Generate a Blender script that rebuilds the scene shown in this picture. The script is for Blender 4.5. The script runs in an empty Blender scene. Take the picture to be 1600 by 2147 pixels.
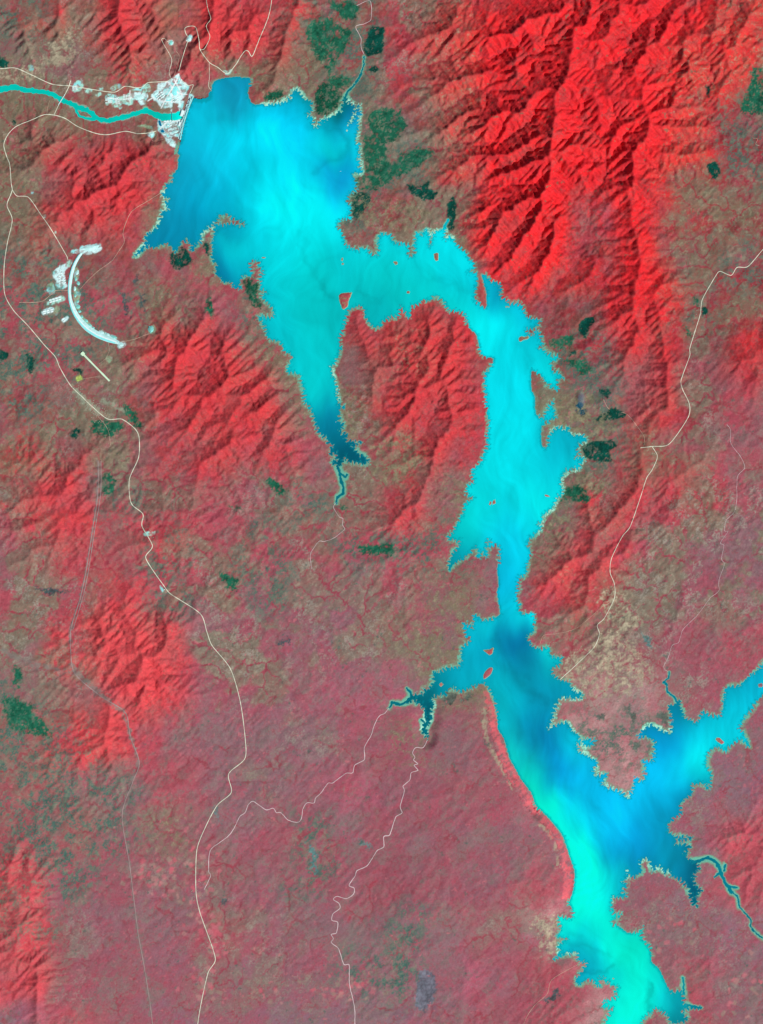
import bpy, math, random
import numpy as np

# ------------------------------------------------------------------ scale
# the place is laid out in metres; the tracing data below is in map units of 20 m,
# origin at the north-west corner of the map sheet, x east, y south
MU = 20.0
CX, CY = 800.0, 1073.5
def wx(x): return (np.asarray(x, dtype=np.float64) - CX) * MU
def wy(y): return (CY - np.asarray(y, dtype=np.float64)) * MU

scene = bpy.context.scene
COL = scene.collection

# ------------------------------------------------------------------ camera
ALT = 300000.0
cam_d = bpy.data.cameras.new("camera")
cam = bpy.data.objects.new("camera", cam_d)
COL.objects.link(cam)
cam.location = (0.0, 0.0, ALT)
cam.rotation_euler = (0.0, 0.0, 0.0)
cam_d.sensor_fit = 'VERTICAL'
cam_d.sensor_height = 24.0
cam_d.lens = 24.0 * ALT / (2147.0 * MU)
cam_d.clip_start = 1000.0
cam_d.clip_end = 900000.0
scene.camera = cam

# ------------------------------------------------------------------ light
SUN_EL, SUN_AZ = math.radians(46.0), math.radians(126.0)   # morning sun in the south-east
world = bpy.data.worlds.new("World")
scene.world = world
world.use_nodes = True
nt = world.node_tree
bg = nt.nodes["Background"]
sky = nt.nodes.new("ShaderNodeTexSky")
sky.sky_type = 'NISHITA'
sky.sun_disc = False
sky.sun_elevation = SUN_EL
sky.sun_rotation = SUN_AZ
nt.links.new(sky.outputs[0], bg.inputs[0])
bg.inputs[1].default_value = 0.05
sun_d = bpy.data.lights.new("sun", 'SUN')
sun_d.energy = 4.0
sun_d.angle = math.radians(0.5)
sun_d.color = (1.0, 0.965, 0.91)
sun = bpy.data.objects.new("sun", sun_d)
COL.objects.link(sun)
sun.rotation_euler = (math.pi / 2 - SUN_EL, 0.0, math.pi - SUN_AZ)
sun.location = (8000, -8000, 20000)
scene.view_settings.view_transform = 'Standard'
scene.view_settings.look = 'None'
scene.view_settings.gamma = 1.0
scene.view_settings.exposure = 0.12

# ------------------------------------------------------------------ tracing data
def P(s):
    v = [float(t) for t in s.replace(';', ' ').replace(',', ' ').split()]
    return np.array(v).reshape(-1, 2)

LAKE = P("""403.7,208 404,211 426,212 440,207.5 443.7,190 445,177.5 452.5,169 472.5,163.7 500,161 509,164 524,164
522.5,180 520,197.5 527.5,215 537.5,220 550,217.5 555,221 566,221 580,217.5 595,214 609,207.5 611,197.5 622.5,187.5
630,196 640,211 651,214 655,222.5 652.5,232.5 642.5,242.5 655,249 658,269 670,257.5 690,246 707.5,237.5 717.5,225
721,212 724,205 727,205 727,215 734,216 740,222 744,228 739,242.5 730,257.5 733,262 745,242 753,222 755,235 757,240
750,247.5 751,270 745,295 752.5,305 752,325 754,352 759,362.5 741,362.5 744,380 745,395 734,405 727.5,422.5 737,432
732.5,451 737,459 715,461 707,474 715,482.5 719,497.5 726,512.5 740,522.5 767.5,522.5 777.5,532.5 790,535 794,520
792.5,502.5 795,500 800,491 817.5,492.5 825,507.5 842.5,512.5 857.5,517.5 856,532.5 861,539 869,532.5 869,510
875,487.5 885,492.5 895,481 901,495 900,520 904,507 910,487.5 927.5,481 931,470 934,485 932,500 947.5,497.5
951,502.5 960,517.5 977.5,530 982.5,542.5 992.5,550 996,562.5 994,566 980,569 986,571 997.5,572.5 1001,587.5 996,615
996,630 1007.5,637.5 1017.5,647.5 1020.5,637.5 1020,615 1015,595 1010,575 1017.5,577.5 1030,590 1047.5,595 1050,602.5
1050,620 1070,637.5 1075,639 1086.5,635.6 1094,648 1107,666 1131.5,670.5 1129,679.5 1118,687 1104.5,690 1107,701
1120,701 1122.5,693 1136,702 1131.5,713 1137,720 1129,729 1141.6,733.5 1147,741 1161,746 1170,748 1165,756 1156,761.6
1158.5,783 1165,778.5 1174,784 1183,793 1167.5,795 1170,805.5 1167.5,818 1158.5,812 1145,802 1137,790 1116,777
1113.5,794 1114.6,817 1121,832.5 1122.5,862 1129,875 1138,876 1147,859.5 1154,848 1159.6,839 1161,864 1167.5,877.5
1152,877.5 1156.5,880 1145,883.6 1135,897 1135,925 1139.6,939 1146.5,936.5 1152,914 1162,901.6 1177,896 1183.5,904
1192.5,894 1196,913 1215,913 1229.7,922 1215,930 1209,941 1215,950 1206,958 1227,963.5 1215,972.5 1215,982.6 1204,981.5
1184.6,988 1175.6,1013 1181,1031 1165.5,1047 1159,1062.5 1147.5,1074 1138.5,1080.5 1137,1094 1127,1098.5 1135,1105
1125,1116.5 1111.5,1128 1105,1141 1112.6,1157 1107,1179.5 1100,1206.5 1089,1209.5 1086,1229 1083,1262 1090,1264.5
1090,1285 1119,1288 1119,1306 1120,1325 1105,1333 1116,1355 1135.5,1362 1149,1356.6 1157.5,1377 1179.5,1380
1166,1396.5 1156,1405 1168.5,1424 1190.5,1431 1201.5,1449 1221,1454 1221,1462.5 1199,1464 1177,1461 1168.5,1473.5
1163,1487 1157.5,1506.5 1149,1530 1166,1520 1188,1515 1201,1533 1220.5,1550 1248,1552.5 1231.5,1563.5 1209.5,1554
1213.6,1574.5 1234,1588 1251,1599 1244,1616 1253.5,1627 1273,1624 1262,1643 1278,1654 1297.5,1658 1315,1675 1328,1651.5
1330.5,1632 1348,1639 1354,1610 1347,1594 1369,1596.5 1372,1558 1358,1544 1339,1543 1355,1525 1363.5,1519.5 1380,1528
1402,1539 1409,1530.5 1407.5,1497.5 1402,1478 1416,1478 1418.5,1469 1424,1470 1432,1497.5 1446,1511 1462.5,1514
1473.5,1492 1490,1500 1510.6,1500 1517.5,1470 1523,1442.5 1545,1440 1567,1423 1600,1393 1660,1335 1760,1250 1760,1330
1660,1410 1600,1456 1586,1470 1567,1497.5 1550.5,1522 1561.5,1541.5 1572.5,1566 1559,1552.5 1539.5,1555 1520,1572
1501,1565 1484.5,1580 1480,1602 1490,1624 1487,1651.5 1473.5,1642 1450,1646 1451.5,1662.5 1425,1684.5 1427,1704
1402,1726 1407.5,1750.5 1451.5,1755 1451.5,1759 1418.5,1762 1416,1770 1446,1772.5 1438,1789 1433.5,1787 1442.5,1801
1451.5,1806 1465,1812.5 1463,1826 1454,1839.5 1458,1855 1469.5,1866.5 1460.5,1878 1461.6,1898 1451.5,1896 1446,1873
1440,1857.5 1424.5,1844 1409,1837 1401,1821.5 1395,1833 1385,1817 1374,1817 1369,1828 1359,1799 1341,1806 1346,1826
1334.5,1835 1321,1835 1312,1817 1316.5,1837 1307.5,1846 1310,1862 1303,1869 1314,1880 1285,1880 1283,1902.5 1287,1916
1301,1916 1283,1934 1298.5,1943 1319,1956.5 1337,1954 1348,1945 1344.6,1965.5 1361.5,1988 1366,2008 1365,2015.6
1383.5,2034 1396.6,2063 1409.7,2081 1428,2078.6 1432,2099.6 1441,2107.5 1467.5,2112.7 1428,2118 1441,2139 1407,2144
1399,2126 1375.6,2115 1360,2126 1344,2144 1345,2200 1345,2300 1255,2300 1258,2200 1268,2144 1283.7,2115 1265,2112.7
1268,2099.6 1294,2089 1287.7,2081 1298,2070.7 1278.5,2063 1265,2049.7 1256,2052 1257.5,2068 1234,2052 1213,2065.5
1207.6,2055 1220.7,2036.6 1228.6,2019.5 1213,2013 1210,1997 1186.6,2000 1157.7,2013 1173.5,1997 1171,1981.5 1189,1968
1168,1963 1176,1947 1171,1924 1197,1926 1199.7,1905 1193,1895 1202,1866 1205,1829 1197,1803 1184,1763.6 1174.7,1744
1146.7,1711 1123.5,1688 1114,1662 1093,1634 1077,1604 1070,1592 1056,1548 1044,1527 1043,1508.5 1036,1466.6
1025.6,1445.6 1012,1433.6 990,1440.5 965,1449 954,1442 943,1443 932,1457 918,1457 904.5,1465 910,1479 904.5,1490
903,1512 891,1526 897.6,1539.5 897.6,1550.5 895,1545 885,1528.5 895,1509 888,1484.5 882.5,1476 866,1468 852,1473.5
858,1462 864.6,1458 882.5,1457 888,1450 907,1435 910,1410 924,1410 932,1403 962,1399 968,1380 968,1358 987,1341.5
976,1333 974.6,1308.5 992.5,1317 995,1289 1014.5,1301.6 1045,1292 1049,1284 1042,1242.5 1046,1226 1042,1193
1047.5,1176.5 1047.5,1148 1039.5,1142.5 1024,1148 1027,1131 1019,1139 1021.5,1168 1010,1157 1003.5,1173 999,1146
981,1164 958.5,1177 947,1184 944,1195 943,1179.5 949.5,1161.5 965,1134.5 940.5,1130 954,1107.5 970,1076 974,1058
992,1044.5 979,1035.5 981,1020 992,1011 992,984 1006,972.5 1022.6,934 1021.5,916 1026,889 1023,877 1019,839 1017,810
1018,785 1030,767 1035,751.5 1012,747 1005.5,727 999,702 985,688.5 974,659 956,652.5 942.5,650 930,632.5 912.5,619
901,627.5 885,629 875,640 864,641 857.5,666 840,645 835,662.5 812.5,667.5 792.5,686 777.5,681 766,665 764,647.5
752.5,641 735,647.5 727.5,657.5 721,682.5 712.5,710 712.5,737.5 695,770 697.5,785 705,809 705,826 712.5,849 724,850.6
710.6,860 712.5,882.5 720,894 710.6,903 725.6,910.6 727.5,924.7 759,927.5 737,935 744,941.6 755.6,954 766,957.5
774,973.5 750,968.7 731,968.7 724,955.6 720,968.7 712,974 708,985 704,976 694,968 707,963 705,952 692,954 695.6,938.7
699,935 689,931 687,920 669.4,908.7 665.6,895.6 656,871 647,849 637.5,841 637.5,820.6 626,785 603,779 611,755
612.5,745 597.5,737.5 587.5,717.5 562.5,710 557.5,690 545,670 540,662.5 562.5,667.5 575,660 570,642.5 557.5,632.5
550,620 560,612.5 549,605 545,587.5 549,577.5 550,567.5 542.5,559 539,545 522.5,550 526,565 527.5,577.5 507.5,579
502.5,592.5 505,602.5 497.5,605 489,600 482.5,589 466,590 460,580 451,575 454,555 445,542.5 447.5,522.5 445,507.5
450,485 452.5,472.5 470,472.5 485,470 495,471 510,475 514,470 502.5,462.5 490,459 480,450 460,451 450,467.5
432.5,480 422.5,490 420,505 405,522.5 402.5,530 400,510 390,502.5 375,515 367.5,527.5 360,517.5 350,509 327.5,517.5
305,520 287.5,534 282.5,537.5 290,527.5 302.5,515 307.5,495 322.5,482.5 335,467.5 340,445 355,437.5 344,427.5
356,417.5 342.5,410 349,390 362.5,377.5 362.5,367.5 372.5,352.5 374,332.5 377.5,325 370,320 370,310 382.5,295
382.5,286 386,262 392,240""")

# narrow drowned side valleys: width then centreline
INLETS = [
 (2.2, "725,207 728,192 741,180 752,165 758,153"), (1.4, "758,153 762,140 764,120"),
 (4.2, "1449,1806 1466,1805 1483,1799 1499,1805 1507,1818 1513,1834 1522,1852 1531,1866 1536,1872"),
 (2.2, "1509,1830 1498,1839"), (1.7, "1536,1872 1546,1880 1550,1900 1566,1918 1574,1930 1574,1944 1590,1960 1606,1970 1640,1978"),
 (2.6, "1520,1812 1518,1826"), (2.6, "1530,1858 1546,1862"),
 (4.0, "822,1473 838,1477 852,1471 862,1463"), (2.4, "862,1462 860,1450 852,1443"), (2.2, "823,1473 816,1484"),
 (2.0, "1391,1430 1399,1437 1398,1447 1404,1455 1414,1462 1418,1472"), (1.8, "1391,1430 1401,1421 1403,1410"),
 (3.6, "709,980 713,995 716,1009 720,1022 719,1034 707,1043 705,1054"), (2.4, "716,993 724,1000 728,996"),
 (2.4, "943,1196 946,1186 948,1175"), (2.2, "286,535 296,524 302,517"),
 (2.4, "1434,2082 1433,2066 1432,2050"), (3.0, "895,1540 889,1530 895,1515 892,1500 894,1488 890,1478"),
 (1.8, "878,1470 873,1477"), (1.6, "900,1503 906,1508"), (1.8, "889,1514 883,1510"),
 (3.6, "931,480 936,468 939,462"), (2.0, "1440,2107 1458,2110 1470,2113"), (3.0, "1572,1566 1566,1556 1556,1545"),
]

# Blue Nile below the dam: x, y, half width
NILE = P("-140,196 0,187 29,182.5 52.5,188.6 86.6,192 110,197.5 128.6,208.6 152,219 168,226 184,231 194,239 207,249 228,252.5 257,245.5 289,236.5 304.5,231.5 323,239 341,246 362,245 376,242 386,239")
NILE_W = [7.5, 7.5, 8.5, 7, 7.5, 6.5, 5.8, 5.4, 5.2, 5.0, 4.8, 5.0, 5.0, 4.8, 4.8, 5.2, 5.2, 5.0, 6.0, 8.0, 8.0]
SIDE = P("157,223 161,234 168,244 189,249 203,249"); SIDE_W = [2.5, 2.5, 2.4, 2.8, 3]

ROADS = [
 # width (m), colour key, points
 (44, 'road', "-120,150 0,144 32,142.5 67.5,157.5 109,176 150,180 195,187.5 240,193 262,181 285,184 298,182 311,173 349,170.6 360,164"),
 (40, 'road', "148,169 144,182 134,201.7"),
 (40, 'road', "124,217 113,241"),
 (44, 'road', "329,274 315,278 289,280 262.5,275 226,282 199.5,279 163,265 136.5,248 113,241 92,240.6 66,251.6 34,265 16,283 8,304 14,328 20.6,345 24,386 26,398 22.5,409 15,431 26,461 15,514 9,560 10,615 28,650 60,684 93.7,724 116,748 125.6,770.6 148,808 172.5,832 187.5,847 225,878 256,879 284,900 292,919 290.6,959 272,1003 272,1040.6 278,1059 300,1078 298,1103 320,1144 306,1170 343,1227 357,1244.5 420,1286.5 434,1325 444.5,1353 483,1402 504,1472 514.5,1552.5 513,1591 479.5,1622.5 485,1661 455,1689 428,1740 412.5,1784 411,1868 419,1912 451.6,2009 436,2040 415.6,2140 405,2270"),
 (38, 'road', "26,398 36,411 60,414 86,450 107,480 140.6,538 142.5,546"),
 (24, 'track', "362,378 345,398 319,416 277.5,442.5 263,470 258,490 260.6,508 247.5,528.7 234,547.5 206,568 185.6,587 168.7,605.6"),
 (40, 'road', "375,150 383,120 392,92 395,80 390,71 388,60 397.5,55.5 410.6,58 418,86 420,105 439,131 455.6,140.6 476,154 495,135 505,118 514,107 521,108 529,118 544,82.5 562.5,37.5 570,0 574,-60"),
 (32, 'road', "420,105 429,103 440.6,79 433,56 442.5,41 437,22 433,0 430,-60"),
 (24, 'road', "439,131 439,165 437,180 444,191"),
 (30, 'road', "358,165 355,151 360,124 343,92 339,82.5 345,81 352,88 358,89"),
 (18, 'track', "364,165 376,118 370,108"),
 (36, 'road', "379,166 394,179 405,177.5 402,188 397.5,196"),
 (40, 'road', "1720,400 1640,480 1600,522.5 1567.5,559 1545,561 1532.5,577.5 1510,569 1504,572.5 1472.5,627.5 1467.5,660 1446,730 1446,745 1427.5,797.5 1430,815 1445,847.5 1442.5,875 1402.5,931 1367.5,936 1342.5,939"),
 (36, 'road', "1367.5,937 1378,957 1367.5,984 1355.5,1002 1342,1044 1321,1104 1304.5,1125 1282,1170 1279,1200 1288,1224 1288,1254 1267,1296 1252,1311 1256.5,1329 1246,1356 1210,1392 1174,1425"),
 (20, 'track', "1351,926 1350,915 1335,892.5 1312.5,867.5 1277.5,857.5 1265,837.5"),
 (22, 'track', "1222,2017 1189,2034 1156,2055 1147,2084 1121,2107.5 1100,2141.6 1085,2200"),
 (26, 'path', "206,966 205,1037.5 194,1112.5 180,1200 168,1255 149,1318 149,1367 157.5,1412.5 210,1458 262.5,1493 273,1542 292,1598 278,1640 256,1709 272,1815 289,1952.5 303,2030.6 319,2140 326,2260"),
 (22, 'path', "212,966 211,1037.5 199,1112.5 185,1200 173,1255 154,1318"),
 (30, 'track', "41,634 70,634 90,631 108,617 118,609 142,609"),
 (18, 'track', "227,718 229,735 222,752 208,763"),
 (18, 'track', "174,794 190,792 210,788"),
 (24, 'track', "253,717 280,712 298,705 314,699"),
 (20, 'track', "187,847 205,872 220,890 228,905 232,934"),
 (16, 'track', "1265,1270 1210,1316 1170,1328 1140,1332 1132,1352"),
 (18, 'track', "1578,290 1588,292 1584,303 1592,306"),
 (16, 'track', "350,262 352,275 345,290 322,296 316,288"),
 (14, 'track', "104,210 100,225 98,240"),
]
SANDY = [
 (26, "896,1552 887,1567 871.5,1567 865,1578 870,1587 867,1593.5 876,1601 868,1604 876,1615 862,1620 859,1635 845,1648 848,1657 839,1691 843,1704 829.6,1713 817,1750 804.7,1753.5 804.7,1775 791,1783 780,1800 769,1815.6 749,1825 744,1837 732,1856 742.6,1862 741,1874.7 725.5,1884 707,1879 699,1885.5 710,1893 713,1904 699,1915 696,1929 708.4,1934 705,1955.5 694.4,1958.6 699,1968 694.4,1975.7 710,1989.6 721,2022 731.7,2022 733,2064 744,2120 742,2200"),
 (22, "816,1484 806,1496 795,1501 785,1520 778,1542 764,1567 764,1592 744,1604 739.5,1620 725.5,1621 697.5,1641.6 688,1641.6 672.7,1663 662,1672.7 658.7,1683.5 643,1683.5 635,1697.5 632,1716 624.5,1724 604,1719 589,1703.7 579.4,1703.7 573,1694.4 557.7,1697.5 531,1680 520,1688 514,1703.7 503,1711.5 489,1739.5 476,1755 462.5,1765 440.6,1784 437.5,1827.5 442,1835 428,1865"),
 (14, "705,1054 699,1063.5 712.5,1085 719,1087 718,1100 723,1109 717,1115 700,1128 680.6,1135 669,1135 652.5,1157.5 650.6,1169 654,1193"),
 (11, "1524,890 1531,900 1532.5,930 1552,957 1561,981 1546,999 1544.5,1050 1538.5,1074 1522,1092 1519,1113 1526.5,1114.5 1510,1138.5 1517.5,1143 1513,1173 1519,1182 1507,1218 1507,1239 1489,1254 1462,1290 1432,1320 1423,1347 1409.5,1353 1400.5,1380 1391.5,1399.5 1403,1410"),
 (16, "748,12 776,2 778,40 764,50 746,56 757,80 757,98 764,115"),
]

# ridge crests: height (m), width (map units), points
RIDGES = [
 (330,24,"1184,158 1171,210 1165,262 1161,319 1157,368"),
 (330,24,"1352,195 1356,232 1360,285 1330,326 1328,368 1330,379"),
 (300,22,"1334,461 1337,517 1345,551 1326,600 1320,640 1295,670"),
 (260,20,"1400,607 1399,640 1385,668"),
 (260,20,"1395,725 1397,770 1395,812 1400,850 1362,875"),
 (260,16,"1300,762 1322,735 1340,700"),
 (290,19,"1090,210 1037,247 1007,274"),
 (290,19,"1180,142 1124,195 1097,240 1060,262"),
 (280,18,"1165,240 1131,277 1086,319 1040,345"),
 (290,18,"1161,337 1094,352 1049,352"),
 (290,18,"1157,397 1094,420 1049,465 1019,514"),
 (260,18,"1157,409 1112,469 1071,544 1049,574"),
 (250,18,"1162,460 1162,520 1130,570 1112,590"),
 (310,20,"1000,82 1075,71 1112,37 1180,22"),
 (300,19,"1086,97 1075,150 1090,202"),
 (320,22,"1180,30 1202,75 1187,150"),
 (300,20,"1202,75 1232,20 1240,-40"),
 (300,20,"1262,-40 1300,10 1290,60 1262,105"),
 (300,20,"1300,10 1352,15 1380,-40"),
 (300,18,"1360,67 1341,124 1330,150"),
 (280,18,"1461,56 1431,97 1446,157"),
 (260,17,"1555,82 1536,142 1547,161"),
 (240,16,"1487,60 1514,124"),
 (290,18,"1400,30 1390,80 1370,120"),
 (280,18,"1217,180 1240,205 1255,250"),
 (270,16,"1275,165 1280,195 1305,220"),
 (270,16,"1360,232 1400,228 1430,230"), (270,16,"1362,275 1420,270 1465,268"), (250,16,"1362,320 1420,325 1470,330"),
 (270,15,"1240,300 1200,310 1165,320"), (250,15,"1235,360 1200,360 1160,345"),
 (200,15,"1270,310 1300,265 1345,255"), (200,15,"1275,400 1310,420 1330,440"),
 (240,18,"1010,150 960,170 920,190"), (230,18,"1020,50 980,75 940,90"), (200,16,"960,20 930,60 900,90"),
 (220,20,"1010,300 990,330 950,360"), (220,18,"1000,470 1020,440 1045,410"),
 (170,16,"1240,540 1230,580 1190,600"), (150,15,"1130,585 1150,570"),
 (250,17,"1500,20 1490,80 1500,130"), (240,16,"1575,20 1560,70 1580,120"), (230,16,"1440,150 1420,200 1400,260"), (220,16,"1530,170 1500,210"), (220,15,"980,120 950,150 915,160"), (220,15,"1000,230 960,250 930,280"),
 # peninsula
 (240,15,"763,688 771,725 779,756 782,798 771,835"),
 (220,14,"818,683 824,725 813,746"),
 (240,14,"886,650 897,699 870,712 850,712"),
 (250,14,"902,664 905,693 892,730 876,762"),
 (250,14,"902,733 902,767 866,804 842,843"),
 (270,14,"936,701 936,746 926,788 892,819 863,856 824,898"),
 (270,15,"955,693 952,767 947,804 947,856 950,895 918,935 908,987"),
 (200,13,"803,1111 839,1087 850,1053"), (200,13,"876,1100 884,1053 902,1008"),
 (150,11,"740,655 752,680"), (140,12,"985,700 1000,740 1030,752"),
 (130,8,"950,800 1000,798"), (130,8,"950,826 1000,826"), (140,9,"950,860 1010,862"), (150,10,"950,895 1005,905"),
 # north of the dam and the bay
 (260,18,"124,0 130,30 118,60"), (280,22,"236,-40 240,5 255,49 277,112"), (260,20,"300,-40 322,30 340,70"),
 (260,18,"441,-40 446,45 435,101"), (240,16,"484,37 484,112"), (240,15,"532,37 525,90"),
 (280,15,"640,-40 634,0 613,58 600,96 582,137"), (170,12,"592,150 560,190 538,205"),
 (160,16,"190,30 232,26"), (200,14,"390,150 412,100 405,60"), (130,10,"412,180 425,150"), (180,16,"70,40 55,75"),
 # south-west of the dam
 (200,16,"52,356 90,315 112,292"), (200,14,"150,345 157,375 142,412"), (200,14,"187,337 210,360"),
 (220,15,"247,364 285,330 330,296"), (230,18,"112,484 169,431 232,394 262,375"), (180,14,"135,285 115,310"), (170,14,"70,270 75,310"),
 (180,16,"80,450 120,430 170,440"), (170,15,"200,300 230,320 260,310"), (170,14,"290,330 320,345 350,335"), (180,14,"190,470 240,440 290,400"),
 (150,12,"30,510 60,505 75,530"),
 # hills south of the crescent dam
 (230,14,"348,669 337,702 343,724"), (240,15,"434,647 431,675 392,716 360,785"), (220,14,"456,705 475,724 470,760"),
 (220,14,"505,741 489,763 480,790"), (230,14,"511,782 475,793 464,823"), (240,15,"563,793 541,812 516,834"),
 (210,13,"275,725 340,709"), (200,12,"347,737 297,741 270,760"), (230,14,"418,725 375,762 359,803"),
 (230,15,"469,787 437,831 375,840"), (230,15,"560,840 540,870 500,890"), (220,14,"500,860 470,890 430,900"),
 (200,14,"590,880 575,930 540,960"), (210,15,"420,860 400,890 370,910"), (200,14,"520,920 480,930 440,960"), (160,14,"620,905 610,950 630,1000"),
 (190,15,"428,969 419,1000 412,1028"), (190,15,"500,937 453,950 425,975"), (170,14,"250,1147 281,1137 344,1128 390,1119"),
 (160,14,"330,1060 380,1075 420,1090"),
 # west edge hills
 (240,17,"122,1025 156,987 187,950 203,937"), (210,14,"31,1050 78,1037 103,1019"), (190,13,"19,965 56,956"), (190,13,"72,965 94,1000"),
 (200,14,"31,1059 94,1050 120,1040"), (190,14,"109,1116 134,1090 187,1075"), (180,14,"20,1120 60,1100 90,1090"), (170,14,"40,1180 90,1150 140,1140"), (160,14,"210,1040 240,1070 280,1080"),
 (230,18,"189,1279 210,1318 199,1349 205,1400"), (250,20,"269,1297 290,1314 294,1395 276,1430"), (230,18,"350,1304 353,1346 329,1381 332,1416"),
 (220,16,"315,1437 308,1465 290,1480"), (230,17,"224,1486 231,1514 224,1552 227,1587 259,1629"), (190,14,"170,1590 200,1575 224,1560"), (170,13,"90,1430 120,1450 150,1470"),
 (170,12,"120,1330 105,1370"), (180,14,"380,1380 395,1420 420,1450"), (190,15,"245,1330 250,1390 230,1420"), (190,14,"150,1510 190,1530 220,1530"),
 (220,14,"28,1790 15,1815"), (220,14,"47,1774 62,1815 78,1843"), (200,14,"31,1927 19,1959"), (220,15,"44,1984 62,1962 70,1930"), (220,15,"75,2034 84,2077 75,2127 80,2200"), (190,13,"95,1830 85,1870 60,1880"), (190,13,"10,1850 30,1880"), (170,13,"100,2020 115,2060"), (190,14,"0,2000 30,2020 60,2010"),
 # east
 (220,15,"1336,939 1342,975 1327,1020 1276,1098"), (220,14,"1222,1029 1231,1068 1237,1104 1234,1146 1201,1182 1144,1227"), (220,15,"1330,1029 1300,1068 1264,1110"),
 (200,18,"1492,945 1450,987 1414,1017"), (210,14,"1279,1164 1249,1200 1225,1230"), (190,12,"1324,1134 1312,1164 1300,1170"), (180,13,"1180,1130 1190,1170 1150,1200"), (170,13,"1240,1240 1215,1270"),
 (190,20,"1580,690 1560,740 1540,790"), (170,16,"1590,800 1570,830"), (200,18,"1560,760 1590,740 1630,700"), (130,14,"1430,1060 1400,1090"), (120,14,"1435,1240 1415,1300"),
 (45,14,"1560,1700 1530,1770 1510,1790"), (40,12,"1590,1640 1560,1700"),
]

# land cover: one letter per 100 x 100 map units, west to east, north to south
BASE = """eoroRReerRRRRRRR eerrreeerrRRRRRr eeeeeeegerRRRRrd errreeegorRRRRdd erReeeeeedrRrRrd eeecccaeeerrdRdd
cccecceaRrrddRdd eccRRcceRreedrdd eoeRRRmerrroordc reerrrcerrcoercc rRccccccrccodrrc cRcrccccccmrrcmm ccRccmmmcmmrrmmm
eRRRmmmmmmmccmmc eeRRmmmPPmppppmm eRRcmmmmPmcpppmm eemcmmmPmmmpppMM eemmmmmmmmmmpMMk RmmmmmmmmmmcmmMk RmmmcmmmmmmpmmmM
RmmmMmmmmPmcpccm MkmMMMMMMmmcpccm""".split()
FLECK = """gt....ggto.....o ototooogto....oo oo.o.ogoto....og o...o..ggo....og o..og..gto....oo gg..ogo.to....og
gggo.g........go ggo..oo.o..gg.t. gtt...ot...og.t. oto....to...got. t.gt.tgt.o.gt.tt t..gtgtggg.o.ttt tt.gtgttto..ottt
tt..ttttoo.tot.. gt..tt...ooottt. gg....t.o...gg.. ggg..t........t. gggo..g.......t. gg.tt.g.......t. gt..tt..g.tt.ttt
.t..tttgg......t ................""".split()
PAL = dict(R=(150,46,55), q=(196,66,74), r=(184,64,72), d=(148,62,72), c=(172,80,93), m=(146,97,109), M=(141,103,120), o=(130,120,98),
           g=(70,116,98), k=(190,84,94), e=(146,101,98), t=(140,134,120), p=(186,140,142), P=(172,92,112), a=(168,70,78))  # cover colours with the haze veil mixed in, greyest for the southern mauves
BASE = [''.join('q' if (c == 'R' and not (j < 7 and i > 8)) else c for i, c in enumerate(r)) for j, r in enumerate(BASE)]  # hill red outside the north-east, dulled by haze put into its colour

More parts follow.
